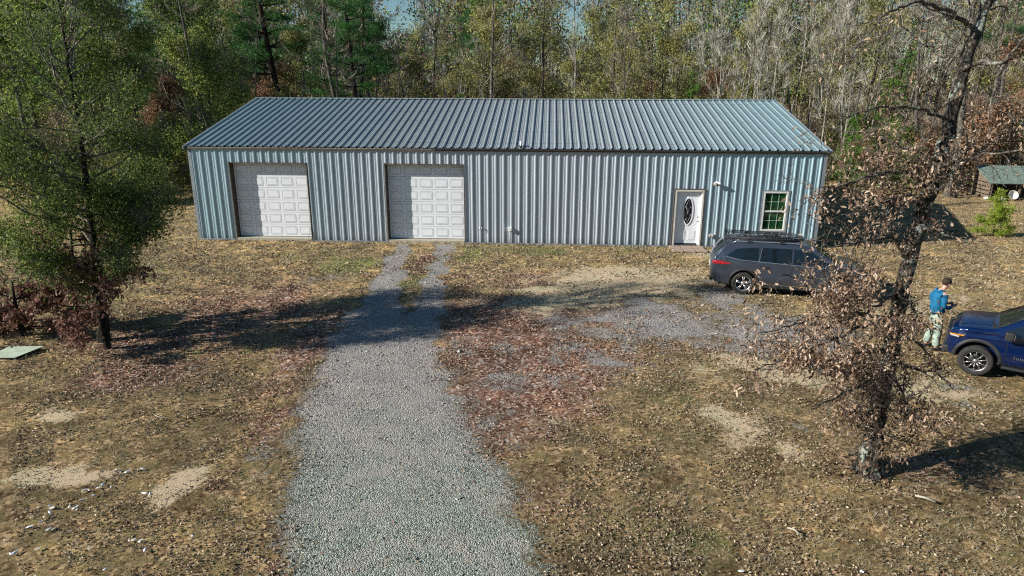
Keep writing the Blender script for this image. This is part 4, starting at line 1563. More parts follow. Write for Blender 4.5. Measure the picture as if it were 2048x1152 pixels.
oval_ring(dm, cx, cz, .165, .50, .045, .066, .086)
for (a, b, e, f) in ((x0 + .17, cx - .04, .22, .62), (cx + .04, x1 - .17, .22, .62)):
    dm.box(a, b, .079, .086, e, f, .003)
    dm.box(a + .035, b - .035, .073, .0785, e + .035, f - .035, .003)
door = dm.build('entry_door', M['white'], bld)
tag(door, 'white entry door with oval leaded glass')
fr.build('door_frame', M['offwhite'], door)
f2 = MB()
for a, b in ((x0 - .075, x0 - .031), (x1 + .031, x1 + .075)):
    f2.box(a, b, -.042, .0, 0, DH + .075)
f2.box(x0 - .030, x1 + .030, -.042, .0, DH + .031, DH + .075)
f2.build('outer_trim', M['trim'], door)
f3 = MB()
f3.box(x0 + .029, x0 + .084, .04, .12, .05, DH - .031)
f3.box(x1 - .084, x1 - .029, .04, .12, .05, DH - .031)
f3.box(x0 + .085, x1 - .085, .04, .12, DH - .085, DH - .031)
f3.build('jamb', M['white'], door)
gmat = simple('dark_leaded_glass', (.015, .014, .022), .08, 0, .6, .4, 30)
gl = MB()
n = 36
gl.quad([(cx + .165 * math.cos(2 * PI * k / n), .075, cz + .50 * math.sin(2 * PI * k / n)) for k in range(n)])
glo = gl.build('oval_glass', gmat, door)
ld2 = MB()
for s in (-1, 1):
    pts = [(cx + s * .11 * math.sin(t * PI) * (1 - .3 * math.cos(2 * PI * t)), .072, cz - .47 + .94 * t) for t in np.linspace(0, 1, 18)]
    ld2.tube(pts, .0045, 4)
    ld2.tube([(cx + s * .155 * math.cos(t), .072, cz + .16 * math.sin(t * 2)) for t in np.linspace(-1.2, 1.2, 10)], .004, 4)
for s in (-1, 1):
    ld2.tube([(cx - .07, .072, cz + s * .22 - .08), (cx, .072, cz + s * .22), (cx + .07, .072, cz + s * .22 - .08), (cx, .072, cz + s * .22 - .2), (cx - .07, .072, cz + s * .22 - .08)], .004, 4)
for q in (-.08, -.04, 0, .04, .08):
    ld2.tube([(cx - .05, .072, cz + q - .05), (cx + .05, .072, cz + q + .05)], .005, 4)
ld2.build('leading', M['steel'], glo)
h = MB()
h.lathe([(.0, -.0), (.028, -.0), (.03, .03), (.012, .04), (.012, .06)], 'Y', (x1 - .15, .022, 1.0), 14)
h.build('door_knob', M['steel'], door)
h = MB()
h.lathe([(.0, -.0), (.03, -.0), (.03, .03)], 'Y', (x1 - .15, .055, 1.16), 14)
h.build('deadbolt', M['steel'], door)
th = MB()
th.box(x0 + .03, x1 - .03, -.02, .16, .032, .055, .004)
th.build('threshold', M['steel'], door)
th = MB()
th.box(x0 + .087, x1 - .087, .068, .084, .075, .098)
th.build('door_sweep', M['black'], door)

# window
fr = MB()
x0, x1, z0, z1 = WX, WX + WW, WZ0, WZ1
t = .065
fr.box(x0, x0 + t, -.045, .06, z0, z1, .004)
fr.box(x1 - t, x1, -.045, .06, z0, z1, .004)
fr.box(x0 + t, x1 - t, -.044, .06, z1 - t, z1, .004)
fr.box(x0 + t, x1 - t, -.044, .06, z0, z0 + t, .004)
zm = (z0 + z1) / 2
fr.box(x0 + t, x1 - t, -.03, .05, zm - .028, zm + .028, .004)
win = empty('window', (0, 0, 0))
win.parent = bld
fr.build('frame', simple('window_vinyl', (.66, .66, .64), .5, 0, .4, .06), win)
tr_ = MB()
for a, b, c, d_ in ((x0 - .055, x0 - .003, z0 - .05, z1 + .05), (x1 + .003, x1 + .055, z0 - .05, z1 + .05)):
    tr_.box(a, b, -.042, .0, c, d_)
tr_.box(x0 - .002, x1 + .002, -.042, .0, z1 + .003, z1 + .05)
tr_.box(x0 - .002, x1 + .002, -.042, .0, z0 - .05, z0 - .003)
tr_.build('outer_trim', M['trimgrey'], win)
gmt = NT('wavy_green_glass').set(.05, 0, .8)
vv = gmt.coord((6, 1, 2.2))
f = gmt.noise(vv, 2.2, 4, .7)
cc_ = gmt.ramp(f, [(.35, (.004, .012, .006)), (.5, (.010, .050, .018)), (.68, (.02, .13, .045))])  # uneven dark to mid green across the pane
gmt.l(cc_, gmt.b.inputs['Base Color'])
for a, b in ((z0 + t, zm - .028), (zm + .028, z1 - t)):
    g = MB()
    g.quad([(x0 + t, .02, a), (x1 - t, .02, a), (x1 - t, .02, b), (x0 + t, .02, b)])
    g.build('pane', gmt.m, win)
mu = MB()
for a, b in ((z0 + t, zm - .028), (zm + .028, z1 - t)):
    for k in (1, 2):
        x = x0 + t + (x1 - x0 - 2 * t) * k / 3
        mu.box(x - .008, x + .008, .006, .016, a, b)
    mu.box(x0 + t, x1 - t, .004, .014, (a + b) / 2 - .008, (a + b) / 2 + .008)
mu.build('muntin', simple('pale_green_muntin', (.40, .50, .40), .5), win)

# wall light: twin floods on a round base
wl = empty('wall_light', (20.44, -.032, 2.48))
wl.parent = bld
b = MB()
b.lathe([(0, -.05), (.05, -.05), (.065, -.02), (.065, 0)], 'Y', (0, 0, 0), 18)
b.box(-.02, .02, -.07, -.03, -.05, .02, .004)
b.build('base', M['plasticwhite'], wl)
for s in (-1, 1):
    b = MB()
    b.tube([(s * .02, -.06, 0), (s * .07, -.085, .01), (s * .085, -.10, 0), (s * .10, -.15, -.035)], [.018, .03, .045, .06], 12)
    b.build('lamp_head', M['plasticwhite'], wl)
b = MB()
b.lathe([(0, -.13), (.03, -.11), (.035, -.07), (.0, -.06)], 'Y', (0, 0, -.075), 12)
b.build('motion_sensor', M['black'], wl)
# outlet box
b = MB()
b.box(12.52, 12.66, -.14, -.004, .52, .66, .008)
b.build('outlet_box', M['plasticwhite'], bld)
b = MB()
b.tube([(12.57, -.025, .52), (12.57, -.025, .0)], .014, 8)
b.build('conduit', M['offwhite'], bld)
b = MB()
b.tube([(11.40, -.02, .62), (11.40, -.09, .62), (11.41, -.12, .57)], .014, 8)
b.tube([(11.36, -.075, .66), (11.44, -.075, .66)], .010, 6)
b.lathe([(0, -.09), (.03, -.085), (.03, -.07), (0, -.065)], 'Y', (11.47, 0, .61), 10)
b.build('faucet', M['steel'], bld)
b = MB()
b.box(20.33, 20.47, -.12, -.033, .40, .52, .01)
b.tube([(20.35, -.1, .38), (20.29, -.14, .46), (20.31, -.12, .53)], .02, 6)
b.build('hose_valve', M['offwhite'], bld)
b = MB()
b.tube([(12.99, .07, 3.74), (12.99, .07, 3.97)], .045, 12)
b.build('vent_pipe', M['plasticwhite'], bld)
b = MB()
b.tube([(12.90, .0, 3.78), (13.05, -.02, 3.78), (13.2, .02, 3.79), (13.3, .12, 3.84)], .012, 6)
b.tube([(12.93, .03, 3.80), (13.02, -.03, 3.72)], .03, 6)
b.build('cable_clamp', M['black'], bld)

# pavers by the entry door
pm = simple('brown_concrete_paver', (.36, .27, .21), .9, 0, .2, .3, 12, .3)
pos = ['left', 'middle', 'right']
for r in range(2):
    for c in range(3):
        b = MB()
        b.box(-.20, .20, -.22, .22, 0, .055, .008)
        o = b.build('paver', pm)
        o.location = (18.98 + c * .44 + (.03 if r else 0), -.36 - r * .48, .0)
        o.rotation_euler = (0, 0, R(rf.uniform(-3, 3)))
        tag(o, 'square brown paver in the %s row before the entry door, %s one' % ('back' if r == 0 else 'front', pos[c]), 'paver', 'pavers at the entry door')

# green-grey board on the grass
b = MB()
b.prism([(-.45, -.006), (.42, -.006), (.42, .006), (-.45, .006)], -.33, .33)
o = b.build('plywood_board', simple('weathered_green_board', (.40, .47, .36), .8, 0, .3, .25, 5, .2))
o.location = (1.67, -12.12, .06)
o.rotation_euler = (R(1.5), R(-2), R(0))
for v in o.data.vertices:
    v.co.x += v.co.y * .12
    if v.co.x > .3 and v.co.y < 0:
        v.co.x -= .14
tag(o, 'flat pale green weathered board lying on the grass at the left edge', 'board')

# pale scraps
CHIPS = [(6.92, -18.88), (7.37, -18.4), (6.81, -18.23), (6.73, -18.35), (6.66, -17.84), (7.04, -18.38), (6.74, -17.89), (7.05, -17.67), (6.99, -17.42), (7.12, -17.28), (7.28, -17.31), (7.28, -16.88), (7.16, -16.89), (7.48, -16.78), (7.13, -17.9), (7.15, -17.56), (8.0, -17.46), (9.16, -18.4), (8.38, -18.53), (8.49, -18.55), (8.66, -18.73), (8.33, -18.55), (6.59, -18.64), (6.79, -18.01), (6.78, -18.11), (7.26, -16.99), (7.18, -17.13), (7.15, -17.54), (7.08, -17.87), (6.98, -17.85), (6.93, -17.43), (7.1, -17.35), (7.07, -16.83), (4.27, -12.06), (7.52, -19.3), (7.9, -17.44), (7.11, -18.37), (6.88, -18.9), (16.72, -18.64), (18.31, -18.58), (7.18, -18.78), (8.34, -19.11)]
cm = simple('bleached_scrap', (.80, .80, .76), .7, 0, .3, .06)
CM = []
for k in range(5):
    b = MB()
    n = 9
    el_ = rf.uniform(1.3, 2.6)
    pts = []
    for i in range(n):
        a = 2 * PI * i / n
        r_ = rf.uniform(.7, 1.2)
        pts.append((math.cos(a) * .018 * el_ * r_, math.sin(a) * .018 * r_, .006 + .014 * (math.cos(a) * rf.random()) ** 2))
    c = b.bm.verts.new((0, 0, .016))
    vs = [b.bm.verts.new(p) for p in pts]
    for i in range(n):
        b.bm.faces.new((c, vs[i], vs[(i + 1) % n]))
    o = b.build('tmp', cm)
    CM.append(o.data)
    bpy.data.objects.remove(o)
for i, (x, y) in enumerate(CHIPS):
    o = link('white_scrap', CM[i % 5])
    z = float(terrain_z(np.array([x]), np.array([y]))[0])
    o.location = (x, y, z + .03)
    s = rf.uniform(.7, 1.45)
    o.scale = (s, s, s)
    o.rotation_euler = (rf.uniform(-.3, .3), rf.uniform(-.3, .3), rf.uniform(0, 6.28))
    if x > 10:
        tag(o, 'white scrap in the grass right of the drive, %s one' % ('left' if x < 17.5 else 'right'), 'scrap', 'white scraps on the ground')
    elif y > -13:
        tag(o, 'lone white scrap at the edge of the tree shadow', 'scrap', 'white scraps on the ground')
    else:
        tag(o, 'small white scrap on the dark grass left of the drive', 'scrap', 'white scraps on the ground')


def stick(pts, r, name, label, m=None):
    b = MB()
    b.tube(pts, r, 7)
    o = b.build(name, m or simple('bleached_wood', (.36, .33, .26), .85, 0, .2, .3, 10))
    tag(o, label, 'stick')


stick([(19.86, -16.80, .04), (19.98, -16.88, .055), (20.09, -16.96, .04)], .018, 'fallen_stick', 'pale broken stick on the grass below the leaning oak')
stick([(17.62, -17.72, .03), (17.70, -17.78, .045), (17.74, -17.86, .03)], .014, 'fallen_stick', 'short pale stick on the grass near the bottom, left of the oak')
stick([(6.6, -14.9, .03), (6.75, -15.0, .04), (6.95, -15.05, .03)], .007, 'fallen_stick', 'thin pale twig in the leaf litter of the left yard')

# dead branch beyond the oak
rg = np.random.default_rng(4)
S = Soup()
P = dict(dens=[0, 3, 2.5], len=(.3, .6), ang=(.4, 1.0), seg=.2, wob=.15, up=0, start=.2, maxlen=1.3)
tp = []
limb(S, rg, wander(rg, (0, 0, .12), (-1, .1, .12), 2.6, 12, .1, 0), .05, .012, 2, tp, P, 6, 0)
o = link('fallen_branch', S.mesh('fallen_branch', [M['branch_oak']]))
o.location = (31.2, 2.8, 0)
tag(o, 'bare fallen branch on the grass behind the leaning oak', 'branch')


# ------------------------------------------------------------------ plank shelter at right
def shelter():
    root = empty('plank_shelter', (38.2, 12.4, 0), R(-3), 'low open shed with a mossy green lean-to roof and plank side at the right edge', 'shed')
    wood = simple('weathered_planks', (.16, .125, .09), .85, 0, .2, .45, 5, .3)
    roofm = NT('mossy_green_roof').set(.8, 0, .2)
    v = roofm.coord((.6, 2, 1))
    roofm.l(roofm.ramp(roofm.noise(v, 4, 6, .75), [(.3, (.06, .08, .07)), (.5, (.15, .20, .165)), (.68, (.29, .34, .29))]), roofm.b.inputs['Base Color'])
    b = MB()
    for k in range(9):
        b.prism([(-.15 + k * .6, -.02), (.445 + k * .6, -.02), (.445 + k * .6, .02), (-.15 + k * .6, .02)], 0, 2.3)
    o = b.build('roof', roofm.m, root, (0, -.25, 1.0), (R(22), 0, 0))
    for x in (0.03, 1.7, 3.4, 5.0):
        b = MB()
        b.box(x, x + .12, -.02, .1, -.1, 1.02)
        b.build('post', wood, root)
    b = MB()
    for k in range(4):
        b.box(-.03, .0, -.05, 1.95, .05 + k * .24, .23 + k * .24)
    b.build('side_planks', wood, root)
    b = MB()
    b.prism([(0, 0), (0.03, 0), (.03, .8), (0, .8)], 0, 1.8)
    b.bm.clear()
    vs = [(-.02, -.1, 1.0), (-.02, 1.85, 1.0), (-.02, 1.85, 1.78)]
    b.quad(vs)
    b.build('gable_board', wood, root)
    b = MB()
    for k in range(6):
        b.box(.02, 5.1, 1.96, 2.0, k * .26, k * .26 + .25)
    b.build('back_planks', simple('dark_planks', (.045, .03, .022), .9), root)
    root.scale = (.88, .88, .88)
    b = MB()
    b.tube([(-.9, .3, -.1), (-.88, .3, .95)], [.13, .11], 10)
    o = b.build('wooden_post', M['bark_dark'])
    o.location = (37.5, 12.4, 0)
    tag(o, 'short dark stump post with a pale top beside the plank shelter', 'post')
    # pale round tub in front
    b = MB()
    prof = [(0, 0), (.2, .02), (.32, .10), (.40, .24), (.42, .30), (.39, .30), (.36, .24), (.28, .12), (0, .05)]
    b.lathe(prof, 'Z', (0, 0, 0), 24)
    o = b.build('washbasin', M['offwhite'])
    o.scale = (.62, .62, .62)
    o.location = (39.3, 12.2, .22)
    o.rotation_euler = (R(62), 0, 0)
    tag(o, 'pale round basin tipped up under the shelter roof', 'basin')
    for k, (x, y, s, lb) in enumerate([(38.55, 11.9, .30, 'pale crumpled sack on the ground left of the basin'), (37.95, 12.1, .18, 'small pale rock at the foot of the shelter post')]):
        b = MB()
        bmesh.ops.create_icosphere(b.bm, subdivisions=2, radius=.5)
        for v_ in b.bm.verts:
            v_.co += v_.co.normalized() * mnoise(v_.co * 3 + Vector((k, 0, 0))) * .22
            v_.co.z *= .55
        o = b.build('sack' if k == 0 else 'rock', M['offwhite'])
        o.location = (x, y, .1)
        o.scale = (s * 1.6, s * 1.6, s * 1.6)
        tag(o, lb, 'sack' if k == 0 else 'rock')


shelter()


# ------------------------------------------------------------------ vehicles
def carpaint(name, c, met=.6, rough=.32):
    m = NT(name).set(rough, met, .5)
    v = m.coord()
    f = m.noise(v, 1.2, 3)
    col = m.ramp(f, [(.3, tuple(x * .88 for x in c)), (.7, tuple(min(1, x * 1.12) for x in c))])
    sx = m.n('ShaderNodeSeparateXYZ')
    m.l(v, sx.inputs[0])
    dust = m.math('MULTIPLY', m.smooth(m.math('ADD', sx.outputs[2], m.math('MULTIPLY', m.noise(v, 5, 4), .3)), .75, .35), .25)
    col = m.mix(dust, col, (.20, .17, .13))
    m.l(col, m.b.inputs['Base Color'])
    m.b.inputs['Coat Weight'].default_value = .8
    m.b.inputs['Coat Roughness'].default_value = .05
    return m.m


GLASS = NT('dark_car_glass').set(.03, 0, .9)
GLASS.b.inputs['Base Color'].default_value = (.006, .012, .016, 1)
GLASS = GLASS.m
TYRE = simple('tyre_rubber', (.028, .027, .025), .8, 0, .3, .4, 8, .2)
CLAD = simple('black_cladding', (.022, .023, .024), .6, 0, .4, .2)
CHROME = simple('bright_alloy', (.62, .62, .63), .25, .85, .5, .08)
DARKALLOY = simple('dark_alloy', (.03, .03, .032), .4, .6, .5, .1)
REDLENS = simple('red_lens', (.35, .01, .015), .12, 0, .7, .15)
CLEAR = simple('clear_lens', (.55, .57, .6), .08, .3, .8, .1)
AMBER = simple('amber_lens', (.75, .26, .03), .2, 0, .6, .1)


class Car:
    def __init__(s, T, B, W, belt, k, crown=.03, rc=.07):
        s.T, s.B, s.Wp, s.belt, s.k, s.crown, s.rc = T, B, W, belt, k, crown, rc

    def top(s, x):
        return float(np.interp(x, [p[0] for p in s.T], [p[1] for p in s.T]))

    def bot(s, x):
        return float(np.interp(x, [p[0] for p in s.B], [p[1] for p in s.B]))

    def w0(s, x):
        return float(np.interp(x, [p[0] for p in s.Wp], [p[1] for p in s.Wp]))

    def beltz(s, x):
        return float(np.interp(x, [p[0] for p in s.belt], [p[1] for p in s.belt]))

    def side(s, x, z):
        w_ = s.w0(x)
        bz = s.beltz(x)
        if z > bz:
            return w_ - s.k * (z - bz) - .015 * min(1, (z - bz) / .05)
        lo_ = s.bot(x)
        q = (z - lo_) / max(.1, bz - lo_)
        bulge = math.sin(min(1, max(0, q)) * PI)
        crease = .020 * math.exp(-((z - bz + .13) / .05) ** 2) - .012 * math.exp(-((z - bz + .32) / .09) ** 2)
        return w_ - .035 + .035 * bulge + crease - (.03 * (1 - q) if q < .3 else 0)

    def section(s, x):
        zt, zb = s.top(x), s.bot(x)
        rc = min(s.rc, (zt - zb) * .3)
        pts = [(0, zb), (s.side(x, zb + .05) * .8, zb), (s.side(x, zb + .05) - .01, zb + .03)]
        zs = np.linspace(zb + .06, zt - rc, 14)
        for z in zs:
            pts.append((s.side(x, z), z))
        wt = s.side(x, zt - rc)
        for a in (.35, .8, 1.2, 1.57):
            pts.append((wt - rc * (1 - math.cos(a)), zt - rc + rc * math.sin(a)))
        wi = wt - rc
        for q in (.75, .5, .25, 0):
            pts.append((wi * q, zt + s.crown * (1 - q * q)))
        return pts

    def body(s, xs):
        bm = bmesh.new()
        prev = None
        ends = []
        for x in xs:
            h = s.section(x)
            full = [(y, z) for y, z in h] + [(-y, z) for y, z in h[-2:0:-1]]
            ring = [bm.verts.new((x, y, z)) for y, z in full]
            if prev:
                n = len(ring)
                for i in range(n):
                    f = bm.faces.new((prev[i], prev[(i + 1) % n], ring[(i + 1) % n], ring[i]))
                    f.smooth = True
            else:
                ends.append(bm.faces.new(ring))
            prev = ring
        ends.append(bm.faces.new(prev[::-1]))
        bmesh.ops.recalc_face_normals(bm, faces=bm.faces)
        me = bpy.data.meshes.new('body')
        bm.to_mesh(me)
        bm.free()
        return me

    def patch(s, poly, off=.006, n=7):
        """side panel following the body: poly in (x,z) as bottom and top polylines"""
        bot_, top_ = poly
        bm = bmesh.new()
        xs = np.linspace(max(bot_[0][0], top_[0][0]), min(bot_[-1][0], top_[-1][0]), 22)
        return bot_, top_

    def strip(s, bot_, top_, off, nx=22, nz=5, sides=(1, -1)):
        """surface between two polylines given as functions of t in 0..1"""
        out = []
        bt = np.array(bot_, float)
        tp_ = np.array(top_, float)

        def res(a, n):
            sg = np.linalg.norm(np.diff(a, axis=0), axis=1)
            t_ = np.concatenate([[0], np.cumsum(sg)])
            q = np.linspace(0, t_[-1], n)
            return np.stack([np.interp(q, t_, a[:, 0]), np.interp(q, t_, a[:, 1])], 1)
        b_, t_ = res(bt, nx), res(tp_, nx)
        for sg in sides:
            Vv = []
            for i in range(nx):
                for j in range(nz):
                    q = j / (nz - 1)
                    x, z = b_[i] * (1 - q) + t_[i] * q
                    Vv.append((x, sg * (s.side(x, z) + off), z))
            F_ = [[i * nz + j, (i + 1) * nz + j, (i + 1) * nz + j + 1, i * nz + j + 1] for i in range(nx - 1) for j in range(nz - 1)]
            S = Soup()
            S.add(Vv, F_)
            out.append(S)
        return out


def wheel(parent, x, y, r, wd, spokes, side, twin=True, bright=CHROME):
    wh = empty('wheel', (x, y, r))
    wh.parent = parent
    b = MB()
    rr = r * .66
    h = wd / 2
    b.lathe([(rr, -h * .85), (rr + .02, -h), (r * .93, -h * .98), (r * .985, -h * .8), (r, -h * .4), (r, h * .4), (r * .985, h * .8), (r * .93, h * .98), (rr + .02, h), (rr, h * .85)], 'Y', (0, 0, 0), 40)
    b.build('tyre', TYRE, wh)
    b = MB()
    o = side * h * .72
    b.lathe([(rr + .004, side * h * .86), (rr - .012, side * h * .84), (rr - .02, side * h * .6), (rr - .03, side * .0)], 'Y', (0, 0, 0), 40)
    for k in range(spokes):
        a = 2 * PI * k / spokes + .3
        for da in ((-.13, .13) if twin else (0,)):
            a2 = a + da
            p0 = (math.cos(a + da * .3) * .05, o - side * .015, math.sin(a + da * .3) * .05)
            p1 = (math.cos(a2) * (rr - .012), o, math.sin(a2) * (rr - .012))
            b.tube([p0, ((p0[0] + p1[0]) / 2, o + side * .012, (p0[2] + p1[2]) / 2), p1], [.022, .016, .019], 5)
    b.lathe([(0, o + side * .02), (.05, o + side * .02), (.062, o - side * .01)], 'Y', (0, 0, 0), 20)
    b.build('rim', bright, wh)
    b = MB()
    b.lathe([(0, side * h * .2), (rr - .02, side * h * .2), (rr - .02, side * h * .1), (0, side * h * .1)], 'Y', (0, 0, 0), 32)
    b.build('brake_disc', DARKALLOY, wh)
    return wh


def cut_arches(bodyo, wheels, r, depth):
    cutters = []
    for (x, z) in wheels:
        for sg in (1, -1):
            b = MB()
            b.lathe([(0, -.3), (r, -.3), (r, .3), (0, .3)], 'Y', (x, sg * depth, z), 40)
            bmesh.ops.remove_doubles(b.bm, verts=b.bm.verts, dist=1e-4)
            b.box(x - r, x + r, sg * depth - .3, sg * depth + .3, z - .6, z - .02) if False else None
            c = b.build('cutter', CLAD)
            cutters.append(c)
    for c in cutters:
        m_ = bodyo.modifiers.new('arch', 'BOOLEAN')
        m_.operation = 'DIFFERENCE'
        m_.solver = 'EXACT'
        m_.object = c
    bake(bodyo)
    for c in cutters:
        bpy.data.objects.remove(c)


def add_soup(S, name, mat, parent, smooth=True):
    if isinstance(S, list):
        return [add_soup(q, name, mat, parent, smooth) for q in S]
    return link(name, S.mesh(name, [mat], smooth), parent)


def arch_trim(root, car, x, z, r, wd, mat, name='wheel_arch'):
    """flat ring hugging the body round a wheel opening"""
    for sg in (1, -1):
        S = Soup()
        n = 30
        a0, a1 = -.30, PI + .30
        Vv = []
        for i in range(n):
            a = a0 + (a1 - a0) * i / (n - 1)
            for rr, of in ((r - .004, -.06), (r - .004, .018), (r + wd * .5, .026), (r + wd, .004)):
                px_, pz = x + rr * math.cos(a), z + rr * math.sin(a)
                pz = max(pz, car.bot(px_) + .02)
                Vv.append((px_, sg * (car.side(px_, pz) + of), pz))
        F_ = [[i * 4 + j, (i + 1) * 4 + j, (i + 1) * 4 + j + 1, i * 4 + j + 1] for i in range(n - 1) for j in range(3)]
        S.add(Vv, F_)
        add_soup(S, name, mat, root)


def suv():
    root = empty('parked_suv', (0, 0, 0), 0, 'dark grey SUV with a black roof basket parked in front of the window', 'car')
    paint = carpaint('graphite_grey_paint', (.062, .076, .105), .5, .25)
    T = [(-2.50, .72), (-2.485, 1.02), (-2.44, 1.12), (-2.36, 1.24), (-2.20, 1.47), (-2.08, 1.60), (-1.95, 1.655), (-1.5, 1.70), (-.6, 1.725), (.2, 1.705), (.55, 1.66), (.75, 1.60), (1.1, 1.38), (1.45, 1.165), (1.6, 1.11), (2.0, 1.055), (2.25, .98), (2.38, .88), (2.44, .72)]
    B = [(-2.5, .45), (-2.3, .32), (-1.9, .26), (1.9, .24), (2.3, .28), (2.44, .42)]
    W = [(-2.50, .70), (-2.46, .80), (-2.36, .88), (-2.1, .94), (-1.5, .965), (1.4, .965), (1.9, .94), (2.2, .86), (2.36, .76), (2.44, .62)]
    belt = [(-2.5, 1.16), (-1.9, 1.15), (0, 1.10), (1.3, 1.03), (2.44, 1.0)]
    car = Car(T, B, W, belt, .34, .03, .075)
    xs = sorted(set(list(np.linspace(-2.5, 2.44, 64)) + [p[0] for p in T] + [-2.47, 2.42]))
    body = link('body', car.body(xs), root)
    body.data.materials.append(paint)
    wx = (-1.425, 1.425)
    cut_arches(body, [(x, .40) for x in wx], .425, 1.0)
    # glazing
    add_soup(car.strip([(-2.0, 1.26), (-1.55, 1.175), (-1.02, 1.15)], [(-1.95, 1.34), (-1.7, 1.52), (-1.02, 1.585)], .006), 'rear_side_glass', GLASS, root)
    add_soup(car.strip([(-.97, 1.148), (.0, 1.115)], [(-.97, 1.588), (.0, 1.595)], .006), 'side_glass', GLASS, root)
    add_soup(car.strip([(.06, 1.112), (1.28, 1.06)], [(.06, 1.594), (.55, 1.56), (1.18, 1.16)], .006), 'front_side_glass', GLASS, root)
    add_soup(car.strip([(-2.03, 1.245), (-1.55, 1.16), (0, 1.10), (1.34, 1.045)], [(-2.03, 1.262), (-1.55, 1.178), (0, 1.118), (1.34, 1.063)], .010, 40, 2), 'window_trim', CHROME, root)
    add_soup(car.strip([(-1.0, 1.15), (-.985, 1.15)], [(-.93, 1.595), (-.915, 1.595)], .012, 3, 6), 'window_pillar', CHROME, root)
    # windscreen, rear glass

    def topglass(x0, x1, name, wf=.90):
        S = Soup()
        nx, ny = 12, 9
        Vv = []
        for i in range(nx):
            x = x0 + (x1 - x0) * i / (nx - 1)
            zt = car.top(x)
            wt = car.side(x, zt - .05) * wf
            for j in range(ny):
                q = -1 + 2 * j / (ny - 1)
                sl = (car.top(x + .02) - car.top(x - .02)) / .04
                nn = Vector((-sl, 0, 1)).normalized() * .008
                Vv.append((x + nn.x, wt * q, zt + car.crown * (1 - q * q) + nn.z))
        F_ = [[i * ny + j, (i + 1) * ny + j, (i + 1) * ny + j + 1, i * ny + j + 1] for i in range(nx - 1) for j in range(ny - 1)]
        S.add(Vv, F_)
        return add_soup(S, name, GLASS, root)
    topglass(.78, 1.42, 'windscreen')
    topglass(-2.40, -2.10, 'rear_window', .86)
    topglass(-.5, .3, 'sunroof', .6)
    # seams, cladding, handles
    seam = simple('panel_gap', (.01, .01, .012), .8)
    for x, z0, z1 in ((-.95, .75, 1.14), (.03, .36, 1.11), (1.06, .42, 1.05)):
        s_ = car.strip([(x, z0), (x + .012, z0)], [(x - (.0 if x > -.9 else 0), z1), (x + .012, z1)], .003, 2, 10)
        add_soup(s_, 'door_seam', seam, root)
    add_soup(car.strip([(-.99, .27), (.98, .26)], [(-.99, .40), (.98, .38)], .012), 'rocker_panel', CLAD, root)
    add_soup(car.strip([(-.9, .385), (.95, .365)], [(-.9, .405), (.95, .385)], .018, 12, 2), 'sill_trim', CHROME, root)
    for x in wx:
        arch_trim(root, car, x, .40, .425, .055, CLAD)
    for x in (-.78, .22):
        for sg in (1, -1):
            b = MB()
            y = car.side(x, .98)
            b.tube([(x - .10, sg * (y + .005), .985), (x - .08, sg * (y + .035), .985), (x + .08, sg * (y + .035), .975), (x + .10, sg * (y + .005), .975)], .014, 6)
            b.build('door_handle', paint, root)
    # lamps
    add_soup(car.strip([(-2.455, .985), (-2.2, .975), (-1.88, 1.02)], [(-2.44, 1.085), (-2.2, 1.10), (-1.88, 1.045)], .010), 'tail_lamp', REDLENS, root)
    add_soup(car.strip([(1.95, .80), (2.36, .74)], [(1.90, .90), (2.33, .86)], .010), 'headlight', CLEAR, root)
    b = MB()
    b.box(-2.515, -2.49, -.70, .70, .93, .965)
    b.build('tailgate_trim', CHROME, root)
    b = MB()
    b.box(-2.50, -2.40, -.60, .60, .32, .46, .03)
    b.build('rear_bumper', CLAD, root)
    b = MB()
    b.box(-2.512, -2.494, -.26, .26, .72, .86, .003)
    b.build('number_plate', M['plasticwhite'], root)
    b = MB()
    b.box(2.40, 2.46, -.55, .55, .38, .80, .02)
    b.build('grille', CLAD, root)
    for sg in (1, -1):
        b = MB()
        b.box(1.00, 1.20, sg * 1.0, sg * 1.15, 1.06, 1.20, .03)
        b.tube([(1.08, sg * .90, 1.08), (1.1, sg * 1.02, 1.1)], .02, 6)
        b.build('mirror', paint, root)
        b = MB()
        y = .70 * sg
        b.tube([(-1.85, y, 1.68), (-1.75, y, 1.745), (0, y, 1.77), (.4, y, 1.745), (.5, y, 1.70)], .018, 6)
        b.build('roof_rail', CHROME, root)
    b = MB()
    b.box(-2.12, -1.90, -.60, .60, 1.635, 1.665, .01)
    b.build('rear_spoiler', paint, root)
    # roof basket
    rack = empty('roof_basket', (0, 0, 0))
    rack.parent = root
    b = MB()
    x0, x1, y0, y1 = -2.05, .35, -.52, .52
    for z, g in ((1.775, 0), (1.805, .02), (1.845, .04)):
        lp = [(x0 - g, y0 - g, z), (x1 - .3, y0 - g, z), (x1 + g, y0 + .18, z), (x1 + g, y1 - .18, z), (x1 - .3, y1 + g, z), (x0 - g, y1 + g, z), (x0 - g, y0 - g, z)]
        b.tube(lp,   .013 if z < 1.83 else .016, 6)
    for x in np.linspace(x0, x1 - .3, 9):
        for sg in (1, -1):
            b.tube([(x, sg * .52, 1.775), (x, sg * .56, 1.845)], .010, 5)
    for y in np.linspace(-.4, .4, 5):
        for x, s_ in ((x0, -1), (x1, 1)):
            b.tube([(x, y, 1.775), (x + s_ * .04, y, 1.845)], .010, 5)
    b.build('basket_rim', CLAD, rack)
    b = MB()
    for x in np.linspace(x0 + .1, x1 - .1, 14):
        b.tube([(x, y0, 1.77), (x, y1, 1.77)], .012, 5)
    for y in (-.3, 0, .3):
        b.tube([(x0, y, 1.765), (x1, y, 1.765)], .012, 5)
    b.build('basket_floor', CLAD, rack)
